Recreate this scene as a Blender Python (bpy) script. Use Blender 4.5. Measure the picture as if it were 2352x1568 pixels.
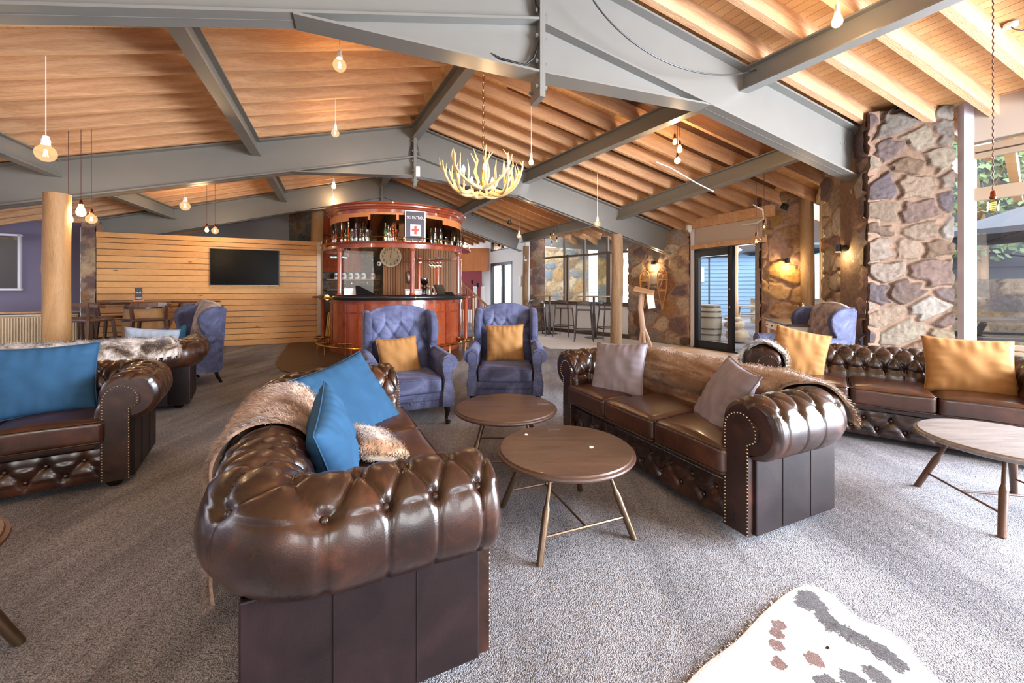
import bpy, bmesh, math, random
import numpy as np
from mathutils import Vector, Matrix, Euler
R = math.radians
random.seed(7); np.random.seed(7)
for o in list(bpy.data.objects): bpy.data.objects.remove(o)
S = bpy.context.scene
COL = S.collection

# ---------------------------------------------------------------- camera
F, HZ, EYE = 930.0, 667.0, 1.25
cd = bpy.data.cameras.new('camera'); cam = bpy.data.objects.new('camera', cd); COL.objects.link(cam)
cam.location = (0, 0, EYE); cam.rotation_euler = (R(90), 0, 0)
cd.sensor_width = 36; cd.lens = 36 * F / 2352; cd.shift_y = -(784 - HZ) / 2352
cd.clip_start = .05; cd.clip_end = 300
S.camera = cam
# ---------------------------------------------------------------- world + exposure
w = bpy.data.worlds.new('sky'); S.world = w; w.use_nodes = True
bg = w.node_tree.nodes['Background']; bg.inputs[0].default_value = (.84, .91, 1, 1); bg.inputs[1].default_value = 3.8
S.view_settings.view_transform = 'Standard'; S.view_settings.look = 'None'
S.view_settings.exposure = .5; S.view_settings.gamma = 1; S.view_settings.use_curve_mapping = False
# ---------------------------------------------------------------- daylight
def lamp(name, kind, loc, energy, color, target=None, size=1, size_y=None, angle=None):
    d = bpy.data.lights.new(name, kind); d.energy = energy; d.color = color
    if kind == 'AREA':
        d.shape = 'RECTANGLE'; d.size = size; d.size_y = size_y or size
    elif kind == 'POINT': d.shadow_soft_size = size
    elif kind == 'SUN': d.angle = angle or R(3)
    o = bpy.data.objects.new(name, d); COL.objects.link(o); o.location = loc
    if target is not None:
        o.rotation_euler = (Vector(target) - Vector(loc)).to_track_quat('-Z', 'Y').to_euler()
    return o
lamp('sun', 'SUN', (10, 1.6, 3.7), 8, (.88, .93, 1), target=(1, 1.2, 0), angle=R(16))
# area lamps added to strengthen window daylight from the right and behind the camera
lamp('daylight_fill', 'AREA', (6.3, .7, 1.6), 1600, (.80, .88, 1), target=(1.2, 1.9, 0), size=3.8, size_y=2.4)
lamp('daylight_fill', 'AREA', (3.4, -3.6, 1.8), 55, (1, .97, .93), target=(0, 4, 1.2), size=1.5, size_y=1.8)
lamp('daylight_fill', 'AREA', (-1.1, -3.6, 1.8), 32, (1, .97, .93), target=(0, 4, 1.2), size=1.0, size_y=1.5)
lamp('bulb_light', 'POINT', (-2.2, 9.7, 1.95), 14, (1, .8, .55), size=.06)
lamp('daylight_fill', 'AREA', (5.6, 10.6, 2.0), 90, (.9, .95, 1), target=(0, 10.5, 1.2), size=3.0, size_y=2.0)
lamp('daylight_fill', 'AREA', (-6.4, 1.2, 2.0), 25, (1, .9, .8), target=(-3, 7, 1.6), size=3.0, size_y=2.0)  # fill lamp added inside the room at left; no window stands here

# ---------------------------------------------------------------- helpers
def tag(o, label=None, cat=None, group=None, kind=None):
    if label: o['label'] = label
    if cat: o['category'] = cat
    if group: o['group'] = group
    if kind: o['kind'] = kind
    return o
def thing(name, label, cat, loc=(0, 0, 0), rotz=0, group=None):
    o = bpy.data.objects.new(name, None); COL.objects.link(o); o.empty_display_size = .1
    o.location = loc; o.rotation_euler = (0, 0, rotz)
    return tag(o, label, cat, group)
def copy_tree(o, parent=None):
    c = o.copy(); COL.objects.link(c)
    if parent is not None:
        c.parent = parent; c.matrix_parent_inverse = o.matrix_parent_inverse.copy()
    for ch in [x for x in KIDS.get(o, [])]:
        k = copy_tree(ch, c); KIDS.setdefault(c, []).append(k)
    return c
KIDS = {}
class MB:
    """collects shapes for ONE mesh object"""
    def __init__(s): s.v = []; s.f = []; s.mi = []; s.m = 0
    def add(s, vs, fs, M=None):
        n = len(s.v)
        if M is not None: vs = [M @ Vector(p) for p in vs]
        s.v += [tuple(p) for p in vs]; s.f += [tuple(i + n for i in f) for f in fs]; s.mi += [s.m] * len(fs)
        return s
    def box(s, c, d, M=None, rz=0, bev=0):
        x, y, z = d[0] / 2, d[1] / 2, d[2] / 2
        if bev > 0:
            b = min(bev, x * .9, y * .9, z * .9); vs = []; 
            bm = bmesh.new(); bmesh.ops.create_cube(bm, size=1)
            for v in bm.verts: v.co = Vector((v.co.x * 2 * x, v.co.y * 2 * y, v.co.z * 2 * z))
            bmesh.ops.bevel(bm, geom=bm.edges[:], offset=b, segments=2, profile=.5, affect='EDGES')
            bm.verts.index_update()
            vs = [v.co.copy() for v in bm.verts]; fs = [[v.index for v in f.verts] for f in bm.faces]; bm.free()
        else:
            vs = [Vector((a, b_, c_)) for a in (-x, x) for b_ in (-y, y) for c_ in (-z, z)]
            fs = [(0, 1, 3, 2), (4, 6, 7, 5), (0, 4, 5, 1), (2, 3, 7, 6), (0, 2, 6, 4), (1, 5, 7, 3)]
        T = Matrix.Translation(c) @ Matrix.Rotation(rz, 4, 'Z')
        if M is not None: T = M @ T
        return s.add(vs, fs, T)
    def beam(s, a, b, wd, ht, top=False, bev=0):
        """bar from a to b; width sideways, height in the vertical plane; top: a,b are on its top face"""
        a, b = Vector(a), Vector(b); d = b - a; L = d.length; x = d.normalized()
        y = Vector((0, 0, 1)).cross(x)
        if y.length < 1e-5: y = Vector((0, 1, 0))
        y.normalize(); z = x.cross(y)
        c = (a + b) / 2 - (z * ht / 2 if top else Vector())
        M = Matrix((x, y, z)).transposed().to_4x4(); M.translation = c
        return s.box((0, 0, 0), (L, wd, ht), M=M, bev=bev)
    def tube(s, pts, r, n=8, cap=True, closed=False):
        pts = [Vector(p) for p in pts]; m = len(pts); rr = r if hasattr(r, '__len__') else [r] * m
        vs = []; fs = []; prev = None
        for i, p in enumerate(pts):
            if closed: t = pts[(i + 1) % m] - pts[i - 1]
            else: t = pts[min(i + 1, m - 1)] - pts[max(i - 1, 0)]
            t.normalize()
            if prev is None:
                u = t.cross(Vector((0, 0, 1)));
                if u.length < .05: u = t.cross(Vector((1, 0, 0)))
            else: u = prev - t * prev.dot(t)
            u.normalize(); prev = u; v = t.cross(u)
            for k in range(n):
                a = 2 * math.pi * k / n; vs.append(p + (u * math.cos(a) + v * math.sin(a)) * rr[i])
        rng = m if closed else m - 1
        for i in range(rng):
            j = (i + 1) % m
            for k in range(n):
                k2 = (k + 1) % n; fs.append((i * n + k, i * n + k2, j * n + k2, j * n + k))
        if cap and not closed:
            fs.append(tuple(range(n - 1, -1, -1))); fs.append(tuple(range((m - 1) * n, m * n)))
        return s.add(vs, fs)
    def lathe(s, prof, n=24, c=(0, 0, 0), M=None, a0=0, a1=2 * math.pi):
        """prof: (r,z) pairs"""
        full = abs(a1 - a0 - 2 * math.pi) < 1e-6; cols = n if full else n + 1
        vs = []; fs = []; m = len(prof)
        for k in range(cols):
            a = a0 + (a1 - a0) * k / n
            for r_, z in prof: vs.append(Vector((c[0] + r_ * math.cos(a), c[1] + r_ * math.sin(a), c[2] + z)))
        for k in range(n):
            k2 = (k + 1) % cols
            for i in range(m - 1): fs.append((k * m + i, k2 * m + i, k2 * m + i + 1, k * m + i + 1))
        return s.add(vs, fs, M)
    def cyl(s, c, r, z0, z1, n=20, M=None):
        return s.lathe([(1e-4, z0), (r, z0), (r, z1), (1e-4, z1)], n, (c[0], c[1], 0), M)
    def sphere(s, c, r, n=12, sc=(1, 1, 1)):
        m = max(6, n // 2); P = [(max(1e-4, math.sin(math.pi * i / m)) * r, -math.cos(math.pi * i / m) * r) for i in range(m + 1)]
        M = Matrix.Translation(c) @ Matrix.Diagonal((sc[0], sc[1], sc[2], 1))
        return s.lathe(P, n, M=M)
    def prism(s, poly, h0, h1, M=None):
        """polygon in xy extruded in z from h0 to h1"""
        n = len(poly); vs = [Vector((p[0], p[1], h0)) for p in poly] + [Vector((p[0], p[1], h1)) for p in poly]
        fs = [tuple(range(n - 1, -1, -1)), tuple(range(n, 2 * n))] + [(i, (i + 1) % n, n + (i + 1) % n, n + i) for i in range(n)]
        return s.add(vs, fs, M)
    def grid(s, P, closed_u=False):
        """P: array [nu][nv] of points"""
        nu = len(P); nv = len(P[0]); vs = [tuple(P[i][j]) for i in range(nu) for j in range(nv)]
        fs = [(i * nv + j, ((i + 1) % nu) * nv + j, ((i + 1) % nu) * nv + j + 1, i * nv + j + 1) for i in range(nu if closed_u else nu - 1) for j in range(nv - 1)]
        n = len(s.v); s.v += vs; s.f += [tuple(i + n for i in f) for f in fs]; s.mi += [s.m] * len(fs); return s
    def build(s, name, mat, parent=None, smooth=True, angle=40, flip=False, loc=None):
        me = bpy.data.meshes.new(name); me.from_pydata([tuple(v) for v in s.v], [], s.f)
        mats = mat if isinstance(mat, (list, tuple)) else [mat]
        for m_ in mats: me.materials.append(m_)
        if len(mats) > 1: me.polygons.foreach_set('material_index', s.mi)
        bm = bmesh.new(); bm.from_mesh(me); bmesh.ops.recalc_face_normals(bm, faces=bm.faces[:])
        if flip: bmesh.ops.reverse_faces(bm, faces=bm.faces[:])
        bm.to_mesh(me); bm.free()
        if smooth:
            me.polygons.foreach_set('use_smooth', [True] * len(me.polygons))
            if angle < 180: me.set_sharp_from_angle(angle=R(angle))
        o = bpy.data.objects.new(name, me); COL.objects.link(o)
        if loc is not None: o.location = loc
        if parent is not None: o.parent = parent; KIDS.setdefault(parent, []).append(o)
        return o
def basis(origin, x, y, z):
    M = Matrix((Vector(x), Vector(y), Vector(z))).transposed().to_4x4(); M.translation = Vector(origin); return M
def G(x, y, z=0.0):
    """point of the horizontal plane z seen at pixel (x, y) of the photograph"""
    Y = F * (EYE - z) / (y - HZ); return Vector(((x - 1176) / F * Y, Y, z))
def W(x, y, Y):
    return Vector(((x - 1176) / F * Y, Y, EYE + (HZ - y) / F * Y))
def lin(c):
    if isinstance(c, str):
        c = [int(c[i:i + 2], 16) / 255 for i in (0, 2, 4)]
        c = [x / 12.92 if x <= .04045 else ((x + .055) / 1.055) ** 2.4 for x in c]
    return (*c[:3], 1)

# ---------------------------------------------------------------- materials
class NT:
    def __init__(s, name):
        s.m = bpy.data.materials.new(name); s.m.use_nodes = True; s.t = s.m.node_tree; s.N = s.t.nodes; s.L = s.t.links
        s.b = s.N['Principled BSDF']; s.tc = s.N.new('ShaderNodeTexCoord')
    def n(s, typ, ins=None, **kw):
        nd = s.N.new(typ)
        for k, v in kw.items(): setattr(nd, k, v)
        for k, v in (ins or {}).items():
            if isinstance(v, bpy.types.NodeSocket): s.L.new(v, nd.inputs[k])
            else: nd.inputs[k].default_value = v
        return nd
    def map(s, scale=(1, 1, 1), rot=(0, 0, 0), src='Object'):
        return s.n('ShaderNodeMapping', {'Vector': s.tc.outputs[src], 'Scale': scale, 'Rotation': rot}).outputs[0]
    def noise(s, vec, scale, detail=4, rough=.55, dist=0):
        return s.n('ShaderNodeTexNoise', {'Vector': vec, 'Scale': scale, 'Detail': detail, 'Roughness': rough, 'Distortion': dist})
    def ramp(s, fac, stops):
        r = s.n('ShaderNodeValToRGB', {'Fac': fac}); e = r.color_ramp.elements
        while len(e) < len(stops): e.new(.5)
        for el, (p, c) in zip(e, stops): el.position = p; el.color = lin(c) if not isinstance(c, float) else (c, c, c, 1)
        return r.outputs[0]
    def mix(s, fac, a, b, mode='MIX'):
        m_ = s.n('ShaderNodeMix', data_type='RGBA', blend_type=mode)
        for k, v in ((0, fac), (6, a), (7, b)):
            if isinstance(v, bpy.types.NodeSocket): s.L.new(v, m_.inputs[k])
            else: m_.inputs[k].default_value = v
        return m_.outputs[2]
    def set(s, **kw):
        names = dict(color='Base Color', rough='Roughness', metal='Metallic', spec='Specular IOR Level', coat='Coat Weight', coatr='Coat Roughness', sheen='Sheen Weight', sheenr='Sheen Roughness', emis='Emission Color', emiss='Emission Strength', trans='Transmission Weight', ior='IOR', alpha='Alpha', sheent='Sheen Tint')
        for k, v in kw.items():
            i = s.b.inputs[names[k]]
            if isinstance(v, bpy.types.NodeSocket): s.L.new(v, i)
            else: i.default_value = v
        return s
    def bump(s, h, strength=.3, dist=.01):
        b = s.n('ShaderNodeBump', {'Height': h, 'Strength': strength, 'Distance': dist}); s.L.new(b.outputs[0], s.b.inputs['Normal']); return s
def plain(name, c, rough=.5, metal=0, bump=0, bscale=60, var=.0, **kw):
    t = NT(name); t.set(rough=rough, metal=metal, **kw)
    if var:
        nz = t.noise(t.map(), 4, 5); c = lin(c)
        t.set(color=t.mix(nz.outputs[0], tuple(x * (1 - var) for x in c[:3]) + (1,), tuple(min(1, x * (1 + var)) for x in c[:3]) + (1,)))
    else: t.set(color=lin(c))
    if bump: t.bump(t.noise(t.map(), bscale, 3).outputs[0], bump)
    return t.m
def wood(name, dark, light, axis='x', scale=1, rough=.5, island=0, knots=False, bump=.15, ring=7, coat=0):
    t = NT(name); sc = {'x': (.12, 1, 1), 'y': (1, .12, 1), 'z': (1, 1, .12)}[axis]
    v = t.map(tuple(a * scale for a in sc))
    if island:
        g = t.n('ShaderNodeNewGeometry'); ri = g.outputs['Random Per Island']
        add = t.n('ShaderNodeVectorMath', {0: v, 1: t.n('ShaderNodeCombineXYZ', {0: t.n('ShaderNodeMath', {0: ri, 1: 17.0}, operation='MULTIPLY').outputs[0], 1: t.n('ShaderNodeMath', {0: ri, 1: 31.0}, operation='MULTIPLY').outputs[0]}).outputs[0]}, operation='ADD'); v = add.outputs[0]
    nz = t.noise(v, ring, 6, .6, 1.2); fine = t.noise(v, 70, 3, .6)
    base = t.ramp(nz.outputs[0], [(.3, dark), (.5, tuple((a + b) / 2 for a, b in zip(lin(dark)[:3], lin(light)[:3]))), (.72, light)])
    col = t.mix(.25, base, t.ramp(fine.outputs[0], [(.35, dark), (.6, light)]))
    if island:
        col = t.mix(island, col, t.ramp(ri, [(0, dark), (1, light)]))
    if knots:
        kv = t.n('ShaderNodeTexVoronoi', {'Vector': t.map((1.6, 1.6, 5) if axis == 'x' else (5, 1.6, 1.6)), 'Scale': 1.3}, feature='F1')
        k = t.ramp(kv.outputs['Distance'], [(.035, 1.0), (.11, 0.0)])
        col = t.mix(k, col, tuple(x * .35 for x in lin(dark)[:3]) + (1,))
    t.set(color=col, rough=rough, coat=coat); t.bump(fine.outputs[0], bump)
    return t.m
def velvet(name, c, c2=None, amt=.18):
    t = NT(name); nz = t.noise(t.map(), 5, 5, .6, .6); f2 = t.noise(t.map(), 380, 2)
    t.set(color=t.ramp(nz.outputs[0], [(.3, c2 or c), (.65, c)]), rough=.85, sheen=amt, sheenr=.35, sheent=lin(c), spec=.2)
    t.bump(f2.outputs[0], .08, .002); return t.m
def glassmat(name, tint=(1, 1, 1, 1), refl=.06, rough=0.0):
    t = NT(name); N = t.N; N.remove(t.b); out = N['Material Output']
    tr = t.n('ShaderNodeBsdfTransparent', {'Color': tint}); gl = t.n('ShaderNodeBsdfGlossy', {'Color': (1, 1, 1, 1), 'Roughness': rough})
    lw = t.n('ShaderNodeLayerWeight', {'Blend': .5}); pw = t.n('ShaderNodeMath', {0: lw.outputs['Facing'], 1: 3.5}, operation='POWER')
    fr = t.n('ShaderNodeMapRange', {'Value': pw.outputs[0], 'To Min': refl * .6, 'To Max': .75})
    mx = t.n('ShaderNodeMixShader', {0: fr.outputs[0], 1: tr.outputs[0], 2: gl.outputs[0]}); t.L.new(mx.outputs[0], out.inputs[0]); return t.m
M = {}
M['steel'] = plain('painted_steel', '726f69', .33, .0, .05, 40, .06)
M['steel_dark'] = plain('dark_steel', '3b3b3d', .4, .3)
M['timber'] = wood('rough_sawn_timber', 'ab7852', 'd6ab80', 'x', 1.6, .7, knots=False, bump=.5)
M['plank'] = wood('ceiling_plank', 'c28d52', 'dcb380', 'x', 2, .6, island=.45)
M['pine'] = wood('pine_board', 'a4713f', 'cf9c62', 'x', 1.5, .55, island=.5, knots=True, bump=.1)
M['log'] = wood('log_trunk', '8c643c', 'b98e5c', 'z', 1.4, .6, ring=3, bump=.4)
M['log_old'] = wood('weathered_log', '6e5138', 'a98a66', 'z', 1.6, .75, ring=4, bump=.8)
M['mahogany'] = wood('mahogany', '7a2f1b', 'b45a34', 'z', 1.5, .22, ring=4, bump=.03, coat=.5)
M['mahogany_x'] = wood('mahogany_trim', '6a2618', 'a04a2c', 'x', 1.5, .22, ring=4, bump=.03, coat=.5)
M['walnut'] = wood('walnut', '3c2317', '6b4530', 'x', 2.2, .38, ring=5, bump=.1, coat=.15)
M['walnut_leg'] = wood('walnut_leg', '3a241a', '644635', 'z', 2, .4, ring=5, bump=.1)
M['tabletop'] = wood('table_top', '33221b', '61483c', 'x', 2.6, .42, ring=4, bump=.12, coat=.1)
M['oakgrey'] = wood('grey_oak_top', '5b5350', '8f8783', 'x', 4.0, .4, ring=5, bump=.1)
M['brass'] = plain('brass', 'c9a25a', .22, 1); M['nail'] = plain('antique_nail', 'a89878', .3, 1)
M['bronze'] = plain('bronze_leg', '6e5a48', .35, .8, .1, 50)
M['gunmetal'] = plain('gunmetal', '57504f', .35, .7)
M['black'] = plain('black_plastic', '111214', .35)
M['blackvinyl'] = plain('black_vinyl', '1d1d20', .3)
M['screen'] = plain('tv_screen', '020203', .25, spec=.12)
M['silver'] = plain('brushed_silver', 'b8b8ba', .25, 1)
M['white'] = plain('white_plastic', 'ececea', .4)
M['whitewall'] = plain('white_paint', 'ecebea', .6, 0, .03, 80)
M['greywall'] = plain('grey_paint', 'a9a6a8', .7)
M['purple'] = plain('slate_purple_paint', '62596e', .6, 0, .03, 80)
M['beige'] = plain('beige_paint', 'b5a594', .6)
M['tanframe'] = plain('tan_window_frame', 'a08a72', .5)
M['brownframe'] = plain('brown_window_frame', '5d4a3a', .45)
M['blackframe'] = plain('black_door_frame', '16181c', .35)
M['lilacpost'] = plain('pale_post', 'c9c3ca', .5)
M['cream'] = plain('cream_radiator', 'd9c3a2', .45)
M['glass'] = glassmat('window_glass')
M['bulbglass'] = glassmat('bulb_glass', (1, .97, .93, 1))
M['amberglass'] = glassmat('smoked_bulb_glass', (.62, .66, .6, 1))
M['clearbottle'] = glassmat('clear_bottle_glass', (.82, .9, .86, 1))
M['screenglass'] = glassmat('sneeze_guard', (.93, .96, .97, 1))
M['red'] = plain('red_paint', 'a04850', .6)
M['orangewood'] = wood('orange_veneer', 'b8683a', 'd68a52', 'z', 1, .4, ring=5)
M['leg'] = plain('black_lacquer_leg', '17100f', .25)
M['paper'] = plain('white_paper', 'f2f2f0', .7)
M['bone'] = plain('antler_bone', 'c4ab7c', .5, 0, .2, 30, .15)
M['snowshoe'] = plain('bent_ash', 'c98f4a', .45)
M['birch'] = plain('bare_branch_wood', 'c9ab92', .6, 0, .4, 18, .15)
M['concrete'] = plain('pale_concrete', 'c9cacb', .8, 0, .1, 20, .06)
M['suede'] = None
def emit(name, c, s):
    t = NT(name); t.set(color=lin(c), emis=lin(c), emiss=s); return t.m
def litglass(name, c, s, tr=.5):
    t = NT(name); t.N.remove(t.b); a = t.n('ShaderNodeBsdfTransparent'); e = t.n('ShaderNodeEmission', {'Color': lin(c), 'Strength': s}); ad = t.n('ShaderNodeMixShader', {0: 1 - tr, 1: a.outputs[0], 2: e.outputs[0]}); t.L.new(ad.outputs[0], t.N['Material Output'].inputs[0]); return t.m
M['lit_globe'] = litglass('lit_clear_globe', 'ffcf8e', 1.3, .72); M['lit_edison'] = litglass('lit_edison_bulb', 'ffc980', 5, .45)
M['filament'] = emit('filament', 'ffb765', 60)
M['glow'] = emit('frosted_bulb_glow', 'ffd9a0', 14)
M['glow2'] = emit('spot_lens', 'fff0cc', 12)
# distressed chesterfield leather
def leather(name, dark, mid, hi, rough=.3):
    t = NT(name); v = t.map()
    n1 = t.noise(v, 5, 6, .65, .5); n2 = t.noise(v, 260, 3, .6); n3 = t.noise(v, 22, 5, .7, 1.5)
    c = t.ramp(n1.outputs[0], [(.3, dark), (.55, mid), (.8, hi)])
    c = t.mix(t.ramp(n3.outputs[0], [(.6, 0.0), (.72, .35)]), c, lin(hi))
    rg = t.n('ShaderNodeMapRange', {'Value': n1.outputs[0], 'To Min': rough - .05, 'To Max': rough + .15})
    t.set(color=c, rough=rg.outputs[0], spec=.6, coat=.35, coatr=.12); t.bump(n2.outputs[0], .18, .003); return t.m
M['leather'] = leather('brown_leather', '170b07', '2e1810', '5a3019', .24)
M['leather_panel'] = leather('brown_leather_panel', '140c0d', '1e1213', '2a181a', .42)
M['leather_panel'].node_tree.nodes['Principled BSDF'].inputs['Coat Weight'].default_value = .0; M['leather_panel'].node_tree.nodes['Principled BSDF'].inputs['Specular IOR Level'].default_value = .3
M['seatleather'] = leather('brown_seat_leather', '24120b', '432415', '66391f', .28)
# blue suede of the wing chairs
t = NT('blue_suede'); v = t.map(); a = t.noise(v, 4.5, 6, .68, .8); b = t.noise(v, 300, 2)
t.set(color=t.ramp(a.outputs[0], [(.3, '29293e'), (.50, '464a68'), (.74, '6c7192')]), rough=.8, sheen=.2, sheenr=.4, sheent=lin('9aa4cc')); t.bump(b.outputs[0], .08, .002); M['suede'] = t.m
t = NT('taupe_suede'); v = t.map(); a = t.noise(v, 6, 5, .6, .8)
t.set(color=t.ramp(a.outputs[0], [(.3, '5a484c'), (.7, 'a4938e')]), rough=.75, sheen=.3); M['taupe'] = t.m
M['mustard'] = velvet('mustard_velvet', '9c7245', '906639')
M['teal'] = velvet('blue_velvet', '2b4f6e', '264763')
M['darkteal'] = velvet('dark_teal_velvet', '2c566b', '1d4254')
M['greyv'] = velvet('grey_velvet', '8a8186', '7b7379')
M['greyblue'] = velvet('pale_grey_velvet', '9aa0aa', '7f8590')
# carpet
t = NT('grey_carpet'); v = t.map()
fine = t.n('ShaderNodeTexVoronoi', {'Vector': v, 'Scale': 210}, feature='F1'); med = t.noise(v, 60, 4, .7); big = t.noise(t.map((1, .35, 1), (0, 0, R(35))), 2.2, 5, .6, .4); st = t.noise(t.map((1, .12, 1), (0, 0, R(-25))), 11, 3, .6)
c = t.ramp(fine.outputs['Distance'], [(.0, 'd2d1d5'), (.5, 'a5a4a8'), (.9, '626164')])
c = t.mix(t.ramp(med.outputs[0], [(.4, 0.0), (.66, .6)]), c, lin('6a696b'))
c = t.mix(.8, c, t.ramp(big.outputs[0], [(.35, 'b0afb2'), (.6, 'f4f4f6')]), 'MULTIPLY'); c = t.mix(.25, c, t.ramp(st.outputs[0], [(.35, '8a8a8c'), (.6, 'ffffff')]), 'MULTIPLY')
t.set(color=c, rough=.95, spec=.1); 
t.bump(fine.outputs['Distance'], .55, .006); M['carpet'] = t.m
# stone (colour per stone is stored on the mesh)
t = NT('fieldstone'); v = t.map(); at = t.n('ShaderNodeAttribute', attribute_name='stone')
n1 = t.noise(v, 9, 7, .7, 1.2); n2 = t.noise(v, 45, 5, .7)
c = t.mix(.75, at.outputs['Color'], t.ramp(n1.outputs[0], [(.28, '6a605c'), (.45, 'd8d0c8'), (.65, 'ffffff')]), 'MULTIPLY')
t.set(color=c, rough=.8, spec=.25); t.bump(n2.outputs[0], .6, .012); M['stone'] = t.m
# ================================================================ SETTING
PR = {0: (2.30, -.08), 1: (.24, 3.75), 2: (-1.82, 7.58), 3: (-3.54, 11.02), 4: (-5.3, 14.5)}
PHI = {0: 21, 1: 21, 2: 18, 3: 21, 4: 21}
ML = {0: .21, 1: .215, 2: .222, 3: .255, 4: .27}; MR = {0: .19, 1: .205, 2: .29, 3: .33, 4: .35}
def lerp(D, r):
    i = min(3, max(0, int(math.floor(r)))); a = r - i
    A = np.array(D[i], float); B = np.array(D[i + 1], float); return A + (B - A) * a
def surf(r, t, dz=0.0):
    """top-of-steel surface of the roof: r runs along the ridge (1, 2, 3 = the steel frames), t across"""
    p = lerp(PR, r); ph = R(float(lerp(PHI, r))); z = 4.32 - (float(lerp(MR, r)) * t if t > 0 else -float(lerp(ML, r)) * t)
    return Vector((p[0] + t * math.cos(ph), p[1] + t * math.sin(ph), z + dz))
def struct(mb, name, mat, **k):
    o = mb.build(name, mat, **k); o['kind'] = 'structure'; return o

# floor: carpet, timber apron by the door, dark timber round the bar
mb = MB(); mb.box((0, 6.5, -.05), (30, 25, .1)); struct(mb, 'floor', M['carpet'], smooth=False)
M['daylitcarpet'] = plain('pale_carpet_daylit', 'dcdcde', .95, 0, .5, 200, .08)  # pale carpet, lightened further: window daylight painted into its colour
mb = MB(); mb.prism([(1.1, 12.55), (2.92, 10.5), (3.85, 9.1), (3.0, 8.45), G(1262, 800)[:2], G(1180, 770)[:2], (.3, 11.8)], 0, .006)
tag(mb.build('pale_daylit_carpet', M['daylitcarpet'], smooth=False), 'pale grey carpet strip with daylight painted in, under the metal bar stools', 'carpet')
M['tanfloor'] = wood('tan_timber_floor', 'c49a72', 'e3c4a0', 'x', 1.5, .5, ring=5)
mb = MB(); mb.prism([(3.0, 8.45), (3.85, 9.08), (4.62, 7.5), (3.9, 5.9), (1.9, 5.4), (1.6, 7.0)], 0, .007)
tag(mb.build('door_mat_floor', M['tanfloor'], smooth=False), 'light tan timber floor inside the sliding glass door', 'floor panel')
M['darkfloor'] = wood('dark_timber_floor', '2f211a', '54402f', 'x', 1.5, .42, ring=5)
pl = [G(672, 779)[:2], (-1.0, 10.9), (-.9, 7.1), G(760, 868)[:2], G(690, 862)[:2], G(645, 852)[:2], G(634, 835)[:2], G(640, 820)[:2]]
mb = MB(); mb.prism([tuple(p) for p in pl], 0, .012)
tag(mb.build('bar_floor', M['darkfloor'], smooth=False), 'dark timber floor panel running around the curved bar', 'floor panel')

# planked ceiling (boards run along the ridge)
def trw(r): return float(np.interp(r, [0, .9, 1.1, 1.7, 2, 3, 4], [5.75, 5.5, 6.8, 6.6, 6.2, 4.6, 4.6]))
mb = MB(); rs = [i * .25 for i in range(-5, 17)]
for side in (-1, 1):
    for k in range(85 if side < 0 else 68):
        a, b = side * k * .1, side * (k * .1 + .096)
        vs = []
        for r in rs:
            e = trw(r) if side > 0 else 8.2
            vs += [surf(r, max(min(a, e), -e), .22), surf(r, max(min(b, e), -e), .22)]
        mb.add(vs, [(2 * i, 2 * i + 2, 2 * i + 3, 2 * i + 1) for i in range(len(rs) - 1)])
struct(mb, 'ceiling', M['plank'], smooth=False)
mb = MB()
for side in (-1, 1):
    for i in range(len(rs) - 1):
        e0 = trw(rs[i]) if side > 0 else 8.2; e1 = trw(rs[i + 1]) if side > 0 else 8.2
        mb.add([surf(rs[i], 0, .235), surf(rs[i + 1], 0, .235), surf(rs[i + 1], side * e1, .235), surf(rs[i], side * e0, .235)], [(0, 1, 2, 3)])
struct(mb, 'ceiling', M['walnut'], smooth=False)

# timber rafters on top of the steel
def rafter(r, side, label, group, t1, wd=.055):
    a = surf(r, side * .1); b = surf(r, side * t1)
    d = (b - a); L = d.length; o = MB()
    x = d.normalized(); y = Vector((0, 0, 1)).cross(x).normalized(); z = x.cross(y)
    o.box((L / 2, 0, .11), (L, wd, .218)); ob = o.build('timber_rafter', M['timber'], smooth=False)
    ob.matrix_world = basis(a, x, y, z); tag(ob, label, 'rafter', group)
ORD = ['first', 'second', 'third', 'fourth', 'fifth', 'sixth', 'seventh', 'eighth', 'ninth', 'tenth', 'eleventh', 'twelfth']
BN = ['bay overhead', 'second bay', 'third bay', 'farthest bay']
for b, (r0, st, n) in enumerate([(.96, -.1, 10), (1.96, -.1, 10), (2.94, -.11, 9), (3.9, -.12, 8)]):
    for k in range(n):
        r = r0 + st * k
        if r > 2.95 + .01 and k < 4: pass
        for side in (-1, 1):
            if b == 0 and side < 0 and k > 3: continue
            sd = 'left' if side < 0 else 'right'
            rafter(r, side, f'sawn timber rafter {sd} of the ridge, {ORD[k]} from far end of {BN[b]}',
                   f'timber rafters {sd} of the ridge in the {BN[b]}', 7.6 if side < 0 else trw(r) + (.0 if b > 1 else .9), .075 if (b == 0 and side > 0) else .055)

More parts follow.
